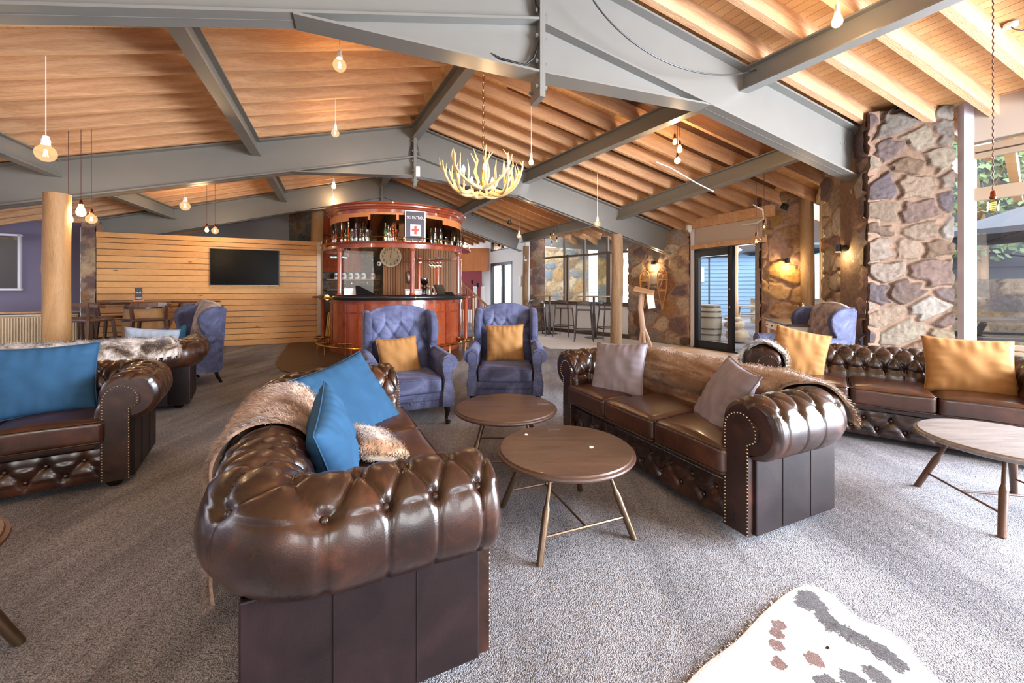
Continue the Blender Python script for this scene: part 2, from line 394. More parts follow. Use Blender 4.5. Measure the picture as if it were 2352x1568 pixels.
# steel portal frames
def ibeam(mb, a, b, depth, wd=.2, web=.014, fl=.022):
    a, b = Vector(a), Vector(b)
    mb.beam(a, b, wd, fl, top=True)
    a2 = a - Vector((0, 0, depth - fl)); b2 = b - Vector((0, 0, depth - fl)); mb.beam(a2, b2, wd, fl, top=True)
    mb.beam(a - Vector((0, 0, fl * .5)), b - Vector((0, 0, fl * .5)), web, depth - fl, top=True)
FR = {1: (-5.2, 4.65, .62, .67), 2: (-7.2, 5.72, .60, .56), 3: (-6.2, 4.08, .55, .5)}
FN = {1: 'nearest', 2: 'middle', 3: 'farthest'}
for i, (tl, tr, dep, depr) in FR.items():
    for side, te in ((-1, tl), (1, tr)):
        mb = MB(); a = surf(i, side * .02); b = surf(i, te); dd = dep if side < 0 else (dep + depr) / 2
        ibeam(mb, a, b, dd)
        # haunch
        tip = 2.0 * side; zb = {1: 3.23, 2: 3.385, 3: 3.6}[i]
        p0 = Vector((a.x, a.y, zb)); p1 = surf(i, tip, -dd); mb.beam(p0, p1, .2, .02); q0 = Vector((a.x, a.y, a.z - dd)); 
        n = (Vector((b.x, b.y, 0)) - Vector((a.x, a.y, 0))).normalized().cross(Vector((0, 0, 1))) * .007
        mb.add([p0 + n, p1 + n, q0 + n, p0 - n, p1 - n, q0 - n], [(0, 1, 2), (5, 4, 3), (0, 3, 4, 1), (1, 4, 5, 2), (2, 5, 3, 0)])
        o = mb.build('steel_rafter', M['steel'], smooth=False)
        tag(o, f'deep grey painted steel rafter of the {FN[i]} frame, sloping down to the {"left" if side < 0 else "right"}', 'steel beam', 'steel rafters of the portal frames')
    a = surf(i, 0); zb = {1: 3.0, 2: 3.19, 3: 3.45}[i]; mb = MB(); ph = R(PHI[i])
    for s in (-.0135, .0135): mb.box((a.x + s * math.cos(ph), a.y + s * math.sin(ph), (zb + a.z) / 2), (.026, .21, a.z - zb), rz=ph)
    o = mb.build('apex_plate', M['steel'], smooth=False); tag(o, f'grey steel apex plate bolted at the ridge of the {FN[i]} frame', 'steel plate', 'apex plates')
    for z in np.linspace(zb + .1, a.z - .3, 5):
        for e in (-1, 1):
            mb = MB(); c = Vector((a.x, a.y, z)) + Vector((-math.sin(ph), math.cos(ph), 0)) * e * .07
            Mx = Matrix.Translation(c) @ Matrix.Rotation(ph, 4, 'Z') @ Matrix.Rotation(R(90), 4, 'Y'); mb.lathe([(.001, -.055), (.02, -.055), (.02, .055), (.001, .055)], 6, M=Mx)
            mb.build('bolt', M['steel'], o, smooth=False)
def purlin(ra, ta, rb, tb, label):
    mb = MB(); ibeam(mb, surf(ra, ta), surf(rb, tb), .25, .14, .01, .016)
    tag(mb.build('steel_purlin', M['steel'], smooth=False), label, 'steel beam', 'steel purlins')
purlin(1, 0, 2, 0, 'grey steel ridge beam from the nearest to the middle frame, above the antler chandelier')
purlin(2, 0, 3, 0, 'grey steel ridge beam from the middle to the farthest frame, above the bar canopy')
purlin(0, 0, 1, 0, 'grey steel ridge beam running overhead to the nearest frame')
purlin(1, -2.95, 2, -2.585, 'grey steel purlin left of the ridge meeting the middle frame, above the wood wall')
purlin(2, -2.585, 3, -2.35, 'short grey steel purlin left of the ridge between the middle and farthest frames')
purlin(1, -5.5, 2, -5.165, 'grey steel purlin at the left edge of the ceiling by the round log column')
purlin(2, -5.165, 3, -4.6, 'grey steel purlin behind the log column, left end of the farthest frame')
purlin(0, 2.68, 1, 2.6, 'grey steel purlin overhead at the upper right, in front of the nearest frame')
purlin(1, 2.6, 2, 2.213, 'grey steel purlin right of the ridge, just behind the nearest frame')
purlin(2, 2.213, 3, 2.125, 'short grey steel purlin right of the chandelier between middle and farthest frame')
purlin(1, 4.42, 2, 4.38, 'grey steel purlin low on the right, above the sliding glass door')
purlin(2, 4.38, 3, 4.1, 'grey steel purlin low on the right, above the far windows')

# ---------------------------------------------------------------- walls
def frame2d(p0, p1):
    a, b = Vector((*p0, 0)), Vector((*p1, 0)); d = (b - a); L = d.length; x = d.normalized(); return a, x, Vector((x.y, -x.x, 0)), L  # normal to the right of a->b
def wall(name, p0, p1, z0, z1, th, mat, holes=(), kind=True, label=None, z1b=None):
    a, x, n, L = frame2d(p0, p1); mb = MB(); Mx = basis(a, x, -n, (0, 0, 1))
    xs = sorted({0, L, *[h[0] for h in holes], *[h[1] for h in holes]})
    for i in range(len(xs) - 1):
        s0, s1 = xs[i], xs[i + 1]; hs = sorted([(h[2], h[3]) for h in holes if h[0] <= s0 + 1e-6 and h[1] >= s1 - 1e-6]); z = z0
        for ha, hb in hs + [(z1, z1)]:
            if ha > z + 1e-4: mb.box(((s0 + s1) / 2, th / 2, (z + ha) / 2), (s1 - s0, th, ha - z), M=Mx)
            z = max(z, hb)
    o = mb.build(name, mat, smooth=False); o['kind'] = 'structure'; return o
PAL = ['84695a', '705a56', '967e68', '8a8078', '685a5c', '9c876e', '7c5840', 'a08e7a', '5f544e', '8c6848', '867a6c', '968a7e', '705648']
def stone(name, p0, p1, z0, z1, label=None, z1b=None, res=.03, sx=.42, sz=.27, seed=1, structure=True, depth=.035, pal=PAL, mortar='8f7462', parent=None, th=.12, warm=1.0, jag=0):
    """a rubble-stone wall face from p0 to p1 (plan), stones displaced outward on its right-hand side"""
    rng = np.random.RandomState(seed); a, x, n, L = frame2d(p0, p1)
    nu = max(4, int(L / res)); H = max(z1, z1b or z1) - z0; nv = max(4, int(H / res))
    U, V = np.meshgrid(np.linspace(0, L, nu), np.linspace(0, 1, nv), indexing='ij')
    top = z1 + ((z1b if z1b is not None else z1) - z1) * U / L; Z = z0 + V * (top - z0)
    gx = int(L / sx) + 6; gz = int(H / sz) + 6
    px_ = (np.arange(gx)[:, None] - 3 + rng.uniform(.12, .88, (gx, gz))) * sx + (np.arange(gz)[None, :] % 2) * sx * .5; pz = (np.arange(gz)[None, :] - 3 + rng.uniform(.15, .85, (gx, gz))) * sz + z0
    wt = rng.uniform(-.05, .05, (gx, gz)); F1 = np.full(U.shape, 9.); F2 = np.full(U.shape, 9.); ID = np.zeros(U.shape, int)
    ci = np.floor(U / sx).astype(int) + 3; cj = np.floor((Z - z0) / sz).astype(int) + 3
    wob = .02 * np.sin(U * 23 + 3 * np.sin(Z * 17)) + .015 * np.sin(Z * 31 + U * 11)
    for di in (-2, -1, 0, 1, 2):
        for dj in (-2, -1, 0, 1, 2):
            ii = np.clip(ci + di, 0, gx - 1); jj = np.clip(cj + dj, 0, gz - 1)
            dx = np.abs(U + wob - px_[ii, jj]) / sx * .33; dz = np.abs(Z + wob * .7 - pz[ii, jj]) / sz * .33
            d = (dx ** 2.6 + dz ** 2.6) ** (1 / 2.6) - wt[ii, jj]; k = ii * gz + jj
            new = k != ID
            b1 = (d < F1) & new; F2 = np.where(b1, F1, np.where((d < F2) & new & ~b1, d, F2)); ID = np.where(b1, k, ID); F1 = np.where(b1, d, F1)
    E = F2 - F1; e = np.clip((E - .018) / .05, 0, 1); e = e * e * (3 - 2 * e)
    cr = rng.rand(gx * gz); hh = (.45 + .55 * cr[ID]) * depth; slope = (rng.rand(gx * gz)[ID] - .5) * .05 * np.sin(U * 9 + ID) 
    rn = rng.rand(U.shape[0] // 3 + 3, U.shape[1] // 3 + 3); iu = np.arange(U.shape[0]) / 3; iv = np.arange(U.shape[1]) / 3; i0 = iu.astype(int); j0 = iv.astype(int); fu = (iu - i0)[:, None]; fv = (iv - j0)[None, :]
    rough = .016 * ((rn[i0][:, j0] * (1 - fu) + rn[i0 + 1][:, j0] * fu) * (1 - fv) + (rn[i0][:, j0 + 1] * (1 - fu) + rn[i0 + 1][:, j0 + 1] * fu) * fv - .5)
    D = e * (hh + slope * .4 + rough)
    Dj = D.copy()
    vs = np.stack([a.x + x.x * U + n.x * D, a.y + x.y * U + n.y * D, Z], -1)
    mb = MB(); mb.grid(vs.tolist()); N0 = len(mb.v)
    pc = np.array([lin(c)[:3] for c in pal]); cid = (rng.rand(gx * gz) * len(pal)).astype(int); br = .8 + .45 * rng.rand(gx * gz)
    mc = np.array(lin(mortar)[:3]) * warm; colr = warm * pc[cid[ID]] * br[ID][..., None]; colr = colr * e[..., None] + mc * (1 - e[..., None]); colr = np.clip(colr.reshape(-1, 3), 0, 1)
    # back and ends
    A = [a, a + x * L]; tops = [z1, z1b if z1b is not None else z1]
    q = [A[0], A[1], A[1] - n * th, A[0] - n * th]
    b = [Vector((p.x, p.y, z0)) for p in q] + [Vector((p.x, p.y, tops[i])) for p, i in zip(q, (0, 1, 1, 0))]
    mb.add(b, [(1, 2, 6, 5), (2, 3, 7, 6), (3, 0, 4, 7), (4, 5, 6, 7), (3, 2, 1, 0)])
    o = mb.build(name, M['stone'], parent, smooth=True, angle=50)
    at = o.data.color_attributes.new('stone', 'FLOAT_COLOR', 'POINT'); full = np.ones((len(o.data.vertices), 4)); full[:, :3] = mc; full[:len(colr), :3] = colr
    at.data.foreach_set('color', full.ravel())
    if structure: o['kind'] = 'structure'
    return o
def board_wall(mb, p0, p1, z0, z1, bh=.131, th=.03, gap=.011, rng=None):
    a, x, n, L = frame2d(p0, p1); Mx = basis(a, x, -n, (0, 0, 1)); z = z0
    while z < z1 - .02:
        h = min(bh, z1 - z); s = 0
        while s < L - .01:
            l = min(random.uniform(1.3, 3.4), L - s)
            if L - s - l < .4: l = L - s
            mb.box((s + l / 2, -random.uniform(0, .003), z + h / 2), (l - .002, th, h - gap), M=Mx); s += l
        z += h
# television wall of pine boards
TA, TB = (-8.40, 8.19), (-4.74, 9.85)
mb = MB(); board_wall(mb, TA, TB, .0, 2.33); a, x, n, L = frame2d(TA, TB); Mx = basis(a, x, -n, (0, 0, 1))
mb.box((L / 2, .07, 2.385), (L, .2, .10), M=Mx); mb.m = 1; mb.box((L / 2, .075, 1.16), (L - .02, .12, 2.3), M=Mx)
struct(mb, 'wall_left', [M['pine'], M['leg']], smooth=False)
mb = MB(); mb.box((L + .04, .06, 1.215), (.075, .2, 2.43), M=Mx); struct(mb, 'trim_1', M['beige'], smooth=False)
# stone pier and white conduit at its left end
stone('wall_pier_left', (-8.63, 8.11), (-8.42, 8.20), 0, 2.62, res=.04, sx=.4, sz=.25, seed=3, th=.3)
mb = MB(); mb.tube([(-8.88, 8.36, 0), (-8.88, 8.36, 2.55)], .03, 8); tag(mb.build('drain_pipe', M['white']), 'white vertical pipe beside the rough stone pier', 'pipe')
# purple wall with window
PA, PB = (-12.2, 6.9), (-8.95, 8.78)
o = wall('wall_purple', PA, PB, 0, 2.75, .15, M['purple'], holes=[(0, 2.6, 1.27, 2.38)])
a, x, n, L = frame2d(PA, PB); Mx = basis(a, x, -n, (0, 0, 1))
mb = MB()
for z in (1.27, 2.36): mb.box((1.3, -.01, z), (2.66, .12, .04), M=Mx)
mb.box((2.6, -.01, 1.82), (.04, .12, 1.1), M=Mx); mb.box((1.2, .05, 1.82), (.05, .06, 1.1), M=Mx)
struct(mb, 'window_1', M['lilacpost'], smooth=False); mb = MB(); mb.box((1.3, .06, 1.82), (2.6, .008, 1.1), M=Mx); struct(mb, 'window_1', M['glass'], smooth=False)
mb = MB(); mb.box((L / 2, -.02, .8), (L, .04, .035), M=Mx); mb.box((L / 2, -.05, 2.72), (L, .16, .09), M=Mx); struct(mb, 'trim_2', M['timber'], smooth=False)
# radiator
mb = MB(); mb.box((0, 0, .42), (1.9, .06, .62))
for k in range(48): mb.box((-.93 + k * .0396, -.045, .42), (.022, .03, .58), bev=.008)
mb.box((0, -.02, .75), (1.94, .12, .03), bev=.01); mb.box((-.8, 0, .06), (.05, .05, .12)); mb.box((.8, 0, .06), (.05, .05, .12))
r_ = mb.build('radiator', M['cream']); r_.location = (-9.95, 8.05, 0); r_.rotation_euler = (0, 0, math.atan2(x.y, x.x)); tag(r_, 'cream ribbed panel radiator under the left window behind the log column', 'radiator')
# log columns
def log(name, c, r, z1, mat, label, seed=0, z0=0, taper=.03):
    random.seed(seed); mb = MB(); P = []; nz = 26; na = 28; kn = [(random.uniform(0, 6.3), random.uniform(.2, z1), random.uniform(.004, .014)) for _ in range(8)]
    for k in range(na):
        a = 2 * math.pi * k / na; row = []
        for i in range(nz + 1):
            z = z0 + (z1 - z0) * i / nz; rr = r * (1 - taper * (z - z0) / (z1 - z0)) * (1 + .02 * math.sin(3 * a + z * 1.3 + seed) + .012 * math.sin(5 * a - z * 2.1))
            for ka, kz, kh in kn:
                da = (a - ka + math.pi) % (2 * math.pi) - math.pi; rr += kh * math.exp(-(da / .25) ** 2 - ((z - kz) / .07) ** 2)
            row.append((c[0] + rr * math.cos(a) + .012 * math.sin(z * 1.7 + seed), c[1] + rr * math.sin(a), z))
        P.append(row)
    mb.grid(P, closed_u=True); mb.cyl((c[0], c[1]), r * .9, z1 - .02, z1 + .004, 28)
    return tag(mb.build(name, mat, angle=60), label, 'column')
log('log_column', (-5.75, 5.12), .128, 2.47, M['log'], 'thick honey-coloured round log column left, under the middle steel frame', 2)
log('log_column', (2.27, 8.78), .125, 2.46, M['log_old'], 'slim weathered round log post right, beside the metal bar stools', 5)
log('log_column', (-5.4, 11.2), .16, 3.45, M['log'], 'orange log post behind the right end of the wood wall', 8)
# walls behind the bar
wall('wall_back', (-11.5, 12.4), (-6.6, 12.6), 0, 4.2, .15, M['greywall'])
stone('wall_back_stone', (-6.65, 12.1), (-3.3, 12.1), 0, 3.65, res=.045, sx=.5, sz=.33, seed=11, mortar='7d7368', pal=['7b6a5d', '6f6a68', '8c7a66', '5f5b60', '94836d', '6b5a4e', '5c6468', '88694c'])
mb = MB(); a, x, n, L = frame2d((-3.62, 11.35), (-1.60, 11.55)); Mx = basis(a, x, -n, (0, 0, 1))
for k in range(int(L / .07)): mb.box((k * .07 + .033, 0, 1.4), (.058, .03, 2.8), M=Mx)
mb.box((L / 2, .05, 1.4), (L, .05, 2.8), M=Mx)
M['slat'] = wood('brown_slat', '7a4c30', 'a8744c', 'z', 1, .5, island=.5); struct(mb, 'wall_slat', M['slat'], smooth=False)
# red-brown shelf recess left of the bar
mb = MB(); mb.box((-5.0, 11.85, 2.6), (1.1, .2, 1.6)); mb.box((-5.0, 11.7, 1.98), (1.15, .35, .05)); mb.box((-5.0, 11.7, 2.85), (1.15, .35, .05)); mb.box((-5.53, 11.7, 2.4), (.05, .35, .9))
tag(mb.build('wall_shelf', M['mahogany'], smooth=False), 'dark red-brown timber shelf unit on the stone wall left of the bar', 'shelf')
# white walls, alcove, door
WA, WB = (.42, 12.35), (-1.85, 16.1)
a, x, n, L = frame2d(WB, WA); Mx = basis(a, x, -n, (0, 0, 1))
def sx_at(pxx):   # distance along the wall of a viewing direction
    k = (pxx - 1176) / F; return (k * a.y - a.x) / (x.x - k * x.y)
s0, s1 = sx_at(1127), sx_at(1177)
wall('wall_white', WB, WA, 0, 3.7, .15, M['whitewall'], holes=[(s0, s1, 0, 2.2), (s0, s1 - .25, 2.62, 2.98)])
mb = MB()
for s in (s0 + .04, s1 - .04, (s0 + s1) / 2 + .05): mb.box((s, .05, 1.1), (.09, .1, 2.2), M=Mx)
for z in (.05, 2.15): mb.box(((s0 + s1) / 2, .05, z), (s1 - s0, .1, .1), M=Mx)
for z in (2.64, 2.96): mb.box(((s0 + s1) / 2 - .12, .05, z), (s1 - s0 - .25, .1, .05), M=Mx)
for s in (s0 + .03, s1 - .29, (s0 + s1) / 2): mb.box((s, .05, 2.8), (.05, .1, .36), M=Mx)
struct(mb, 'door_1', M['blackframe'], smooth=False)
mb = MB(); mb.box(((s0 + s1) / 2, .07, 1.1), (s1 - s0, .008, 2.2), M=Mx); struct(mb, 'door_1', M['glass'], smooth=False)
mb = MB(); mb.box((L - .28, -.02, 1.55), (.16, .03, .34), M=Mx, bev=.01); mb.box((L - .28, -.04, 1.55), (.13, .01, .3), M=Mx)
tag(mb.build('wall_panel', M['white']), 'small white rectangular panel on the white wall right of the far door', 'panel')
wall('wall_alcove', (-3.4, 16.0), (-1.9, 16.2), 0, 4.2, .15, M['whitewall'])
mb = MB(); mb.box((-1.35, 14.6, 2.35), (1.0, .5, .80)); tag(mb.build('ceiling_box', M['orangewood'], smooth=False), 'orange timber bulkhead box high up right of the bar', 'bulkhead')
mb = MB(); mb.box((-1.5, 14.9, 1.25), (.78, .06, 1.4)); tag(mb.build('wall_panel', M['red'], smooth=False), 'dark red coat-hook panel in the alcove right of the bar', 'panel')
for dx, dz in ((-.2, 1.12), (.06, 1.25), (.26, 1.15)):
    mb = MB(); mb.box((-1.5 + dx, 14.84, dz + .3), (.05, .03, .16)); mb.tube([(-1.5 + dx, 14.82, dz + .28), (-1.5 + dx, 14.76, dz + .3), (-1.5 + dx, 14.75, dz + .36)], .014, 6)
    tag(mb.build('coat_hook', M['black']), f'black coat hook on the red alcove panel, {"left" if dx < 0 else ("upper middle" if dx < .2 else "right")} one', 'hook', 'coat hooks on the red panel')
for k, xx in enumerate((-1.30, -1.03)):
    mb = MB(); mb.box((0, 0, .68), (.13, .025, 1.36), bev=.012); mb.cyl((0, 0), .065, 1.36 - .02, 1.38, 12, M=None)
    o = mb.build('ski', M['white']); o.location = (xx, 14.0, 0.02); o.rotation_euler = (R(-8), 0, 0)
    tag(o, ['white upright ski left of its twin, in the alcove right of the bar', 'white upright ski nearer the far glass door'][k], 'ski', 'white skis in the alcove')
# stair balustrade behind the bar
mb = MB(); st = (-1.62, 12.7)
for k in range(12): mb.box((st[0] + k * .075, st[1], .78 - k * .035), (.03, .03, 1.5 - k * .07))
mb.beam((st[0] - .05, st[1], 1.58), (st[0] + .9, st[1], .72), .05, .06)
tag(mb.build('stair_balustrade', M['slat'], smooth=False), 'slatted timber stair balustrade sloping down behind the right end of the bar', 'balustrade')

# right-hand side: far stone pier, windows, stone wall, door, buttresses
stone('wall_pier_far', (.45, 12.42), (1.02, 12.82), 0, 3.3, res=.045, sx=.32, sz=.28, seed=5)
log('log_column', (.42, 12.3), .09, 2.6, M['log_old'], 'narrow reddish log post beside the far stone pier', 9)
QA, QB = (1.04, 12.84), (3.08, 10.6)
a, x, n, L = frame2d(QA, QB); Mx = basis(a, x, -n, (0, 0, 1))
wall('wall_windows', QA, QB, 0, .84, .15, M['whitewall'])
mb = MB(); mb.box((L / 2, -.03, .86), (L, .2, .05), M=Mx); mb.box((L / 2, -.012, .05), (L, .02, .1), M=Mx); struct(mb, 'trim_3', M['brownframe'], smooth=False)
def ws(pxx): k = (pxx - 1176) / F; return (k * a.y - a.x) / (x.x - k * x.y)
mb = MB()
for p in (1247, 1295, 1341, 1394, 1447): mb.box((ws(p), .04, 1.9), (.05, .07, 2.1), M=Mx)
mb.box((ws(1300) + .06, .02, 1.6), (.07, .07, 1.45), M=Mx); mb.box((ws(1399), .02, 1.6), (.1, .07, 1.45), M=Mx)
for z in (.9, 2.28, 2.93): mb.box((L / 2, .04, z), (L, .07, .055), M=Mx)
struct(mb, 'window_2', M['brownframe'], smooth=False)
mb = MB()
for p0_, p1_ in ((1237, 1241), (1242, 1246)): mb.box(((ws(p0_) + ws(p1_)) / 2, -.02, 1.6), (.07, .12, 3.2), M=Mx)
struct(mb, 'trim_4', M['lilacpost'], smooth=False)
mb = MB(); mb.box((L / 2, .05, 1.9), (L, .006, 2.05), M=Mx); struct(mb, 'window_2', M['glass'], smooth=False)
stone('wall_snowshoes', (3.06, 10.62), (3.99, 9.08), 0, 3.2, res=.022, sx=.42, sz=.33, seed=21, z1b=2.95, depth=.035, warm=1.35)
mb = MB(); mb.box((4.03, 9.02, 1.35), (.07, .1, 2.7), rz=R(-30)); struct(mb, 'trim_5', M['lilacpost'], smooth=False)
DA, DB = (4.03, 9.0), (4.72, 7.55)
a, x, n, L = frame2d(DA, DB); Mx = basis(a, x, -n, (0, 0, 1))
wall('wall_door', DA, DB, 2.22, 2.62, .15, M['beige'])
mb = MB(); mb.box((L / 2, .0, 2.2), (L, .16, .09), M=Mx); mb.box((L / 2, 0, 2.72), (L + .3, .12, .2), M=Mx); struct(mb, 'trim_6', M['timber'], smooth=False)
mb = MB()
for s in (.03, .11, .90): mb.box((s, .03, 1.08), (.07 if s < .5 else .1, .09, 2.16), M=Mx)
mb.box((.46, .03, 2.06), (.9, .09, .16), M=Mx); mb.box((.46, .03, .09), (.9, .09, .17), M=Mx); mb.box((L / 2, .05, .01), (L, .16, .03), M=Mx); mb.box((L / 2, .05, 2.16), (L, .12, .03), M=Mx)
struct(mb, 'door_2', M['blackframe'], smooth=False)
mb = MB(); mb.box((.5, .03, 1.1), (.76, .008, 1.9), M=Mx); struct(mb, 'door_2', M['glass'], smooth=False)
mb = MB()
for z in (.92, 1.28): mb.cyl((0, 0), .022, -.06, .06, 12, M=Mx @ Matrix.Translation((.9, .03, z)) @ Matrix.Rotation(R(90), 4, 'X'))
struct(mb, 'door_2', M['silver'])
# buttress right of the door
stone('wall_buttress', (4.70, 7.62), (5.30, 7.42), 0, 3.05, res=.02, sx=.5, sz=.36, seed=31, z1b=3.3, depth=.05, th=.5, warm=1.2, pal=['8f6f50', '7b5a48', 'a5835a', '8c6f5e', '6b5048', '9a7444'])
stone('wall_buttress', (5.10, 8.15), (4.70, 7.62), 0, 2.9, res=.03, sx=.45, sz=.33, seed=32, depth=.05)
log('log_column', (5.36, 7.36), .11, 2.95, M['log_old'], 'rough log post between the door buttress and the tall side window', 12)
# tall side window between the buttresses (pale timber frame)
SA, SB = (5.5, 7.2), (5.1, 6.3)
a, x, n, L = frame2d(SA, SB); Mx = basis(a, x, -n, (0, 0, 1)); mb = MB()
for s in (0, .1, .2, .5, L): mb.box((s, .05, 1.6), (.07, .14, 3.2), M=Mx)
for z in (.55, 2.42, 3.0): mb.box((L / 2, .06, z), (L, .09, .07), M=Mx)
mb.beam(Mx @ Vector((0, .0, 2.85)), Mx @ Vector((L, .0, 3.35)), .16, .12)
struct(mb, 'window_3', plain('pale_oak_frame', 'cdb794', .5), smooth=False)
mb = MB(); mb.box((L / 2, .07, 1.6), (L, .006, 3.2), M=Mx); struct(mb, 'window_3', M['glass'], smooth=False)
wall('wall_side', (5.75, 7.4), (5.5, 7.2), 0, 3.2, .1, M['tanframe'])
# the big stone pier on the right
stone('wall_pier', (4.98, 6.45), (4.50, 5.12), 0, 3.62, res=.018, sx=.44, sz=.3, seed=41, z1b=3.5, depth=.055)
stone('wall_pier', (4.50, 5.12), (5.36, 4.93), 0, 3.5, res=.011, sx=.40, sz=.27, seed=44, z1b=3.5, depth=.05, th=.6, warm=.42, pal=['9c8570', '84706a', 'a39080', '948c84', '77686a', 'a99476', '8c7058', 'b0a08a', '967c68', 'a8743a', '968a7e', 'a69c90', '7d655a'], mortar='ab8a72')
mb = MB(); mb.box((5.47, 4.88, 1.8), (.10, .09, 3.6), rz=R(-12)); struct(mb, 'trim_7', M['lilacpost'], smooth=False)
# big right-hand window wall
RA, RB = (5.50, 4.86), (8.2, .4)
a, x, n, L = frame2d(RA, RB); Mx = basis(a, x, -n, (0, 0, 1))
wall('wall_right', RA, RB, 3.02, 3.5, .15, M['beige']); wall('wall_right', RA, RB, 0, .45, .15, M['beige'])
mb = MB()
for z, h_ in ((2.93, .07), (2.85, .05), (2.42, .09), (2.35, .05), (.52, .08), (.6, .05)): mb.box((L / 2, .05, z), (L, .12, h_), M=Mx)
for s in (.0, 1.4, 2.8, 4.2, L): mb.box((s, .05, 1.7), (.07, .1, 2.5), M=Mx)
struct(mb, 'window_4', M['tanframe'], smooth=False)
mb = MB(); mb.box((L / 2, .05, 1.7), (L, .006, 2.45), M=Mx); struct(mb, 'window_4', M['glass'], smooth=False)
mb = MB(); mb.box((L / 2, .02, 3.55), (L, .12, .12), M=Mx); mb.box((L / 2, .03, 3.64), (L, .06, .3), M=Mx); struct(mb, 'trim_8', M['timber'], smooth=False)
# left side wall out of frame keeps the light directional
wall('wall_behind', (-12.2, -3.9), (8.4, -3.9), 0, 4.6, .15, M['beige'], holes=[(11.0, 12.6, .9, 2.9), (14.4, 16.8, .6, 3.0)])
wall('wall_far_left', (-12.2, -3.9), (-12.2, 1.0), 0, 3.4, .15, M['purple'])
wall('wall_far_left', (-12.2, 1.0), (-12.2, 6.9), 0, 3.2, .15, M['purple'])
wall('wall_far_left', (-12.0, 6.9), (-11.4, 12.5), 0, 3.2, .15, M['purple'])
# ================================================================ FURNITURE BUILDERS
def soft_box(sx, sy, sz, rnd, crown=0.0, n=14, seed=0, wob=0.0):
    """rounded, crowned upholstery block centred on the origin"""
    mb = MB(); hx, hy, hz = sx / 2, sy / 2, sz / 2
    def pt(p):
        q = Vector((p[0] * hx, p[1] * hy, p[2] * hz)); core = Vector((max(-hx + rnd, min(hx - rnd, q.x)), max(-hy + rnd, min(hy - rnd, q.y)), max(-hz + rnd, min(hz - rnd, q.z))))
        d = q - core
        if d.length > 1e-6: q = core + d.normalized() * rnd
        c = (1 - p[0] ** 2) * (1 - p[1] ** 2)
        q.z += crown * (c ** .6 if c > 0 else 0) * (1 if p[2] > 0 else .3 * (-1 if p[2] < 0 else 0))
        if wob: q.z += wob * math.sin(q.x * 13 + seed) * math.sin(q.y * 11 + seed * 2)
        return q
    g = [-1 + 2 * i / n for i in range(n + 1)]; g = [math.copysign(abs(a) ** .6, a) for a in g]
    for ax in range(3):
        for sg in (-1, 1):
            P = []
            for a in g:
                row = []
                for b in g:
                    p = [0, 0, 0]; p[ax] = sg; p[(ax + 1) % 3] = a; p[(ax + 2) % 3] = b; row.append(pt(p))
                P.append(row)
            mb.grid(P)
    return mb
def weld(mb):
    idx = {}; mp = []; nv = []
    for v in mb.v:
        k = (round(v[0], 4), round(v[1], 4), round(v[2], 4))
        if k not in idx: idx[k] = len(nv); nv.append(v)
        mp.append(idx[k])
    f2 = []; m2 = []
    for f, m_ in zip(mb.f, mb.mi):
        g = []
        for i in f:
            if mp[i] not in g: g.append(mp[i])
        if len(g) > 2: f2.append(tuple(g)); m2.append(m_)
    mb.v = nv; mb.f = f2; mb.mi = m2; return mb

# ---- chesterfield ----------------------------------------------------------
RC, RR, RZ = .075, .152, .570       # roll centre offset, radius, height
def profile(n):
    """inner seat line -> over the roll -> under it; returns (o, z, no, nz) and arclengths"""
    pts = [(-.125 + .03 * t, .30 + .21 * t) for t in np.linspace(0, 1, 12)][:-1]
    for a in np.linspace(192, -105, 60):
        pts.append((RC + RR * math.cos(R(a)), RZ + RR * math.sin(R(a))))
    pts.append((.088, .436)); pts = np.array(pts)
    d = np.r_[0, np.cumsum(np.hypot(*np.diff(pts, axis=0).T))]; s = np.linspace(0, d[-1], n)
    o = np.interp(s, d, pts[:, 0]); z = np.interp(s, d, pts[:, 1])
    to = np.gradient(o, s); tz = np.gradient(z, s); l = np.hypot(to, tz); no, nz = -tz / l, to / l
    ref = {}
    for a in (40, 92, 144, 196):
        k = np.argmin((pts[:, 0] - RC - RR * math.cos(R(a))) ** 2 + (pts[:, 1] - RZ - RR * math.sin(R(a))) ** 2); ref[a] = d[k]
    return o, z, no, nz, s, ref
def sofa_path(L, D, n, inset=.09, rc=.15):
    """U-shaped line of the arms and the back: points, outward normals, arclengths"""
    X = L / 2 - inset; Yb = D - inset; segs = []
    a0 = Yb - rc - .012; la = max(a0, .01); arc = rc * math.pi / 2; lb = 2 * (X - rc); tot = 2 * la + 2 * arc + lb
    s = np.linspace(0, tot, n); P = []
    for t in s:
        if t < la: P.append((-X, .012 + t, -1, 0))
        elif t < la + arc: a = (t - la) / rc; P.append((-X + rc - rc * math.cos(a), Yb - rc + rc * math.sin(a), -math.cos(a), math.sin(a)))
        elif t < la + arc + lb: P.append((-X + rc + t - la - arc, Yb, 0, 1))
        elif t < la + 2 * arc + lb: a = (t - la - arc - lb) / rc; P.append((X - rc + rc * math.sin(a), Yb - rc + rc * math.cos(a), math.sin(a), math.cos(a)))
        else: P.append((X, Yb - rc - (t - la - 2 * arc - lb), 1, 0))
    return np.array(P), s, tot
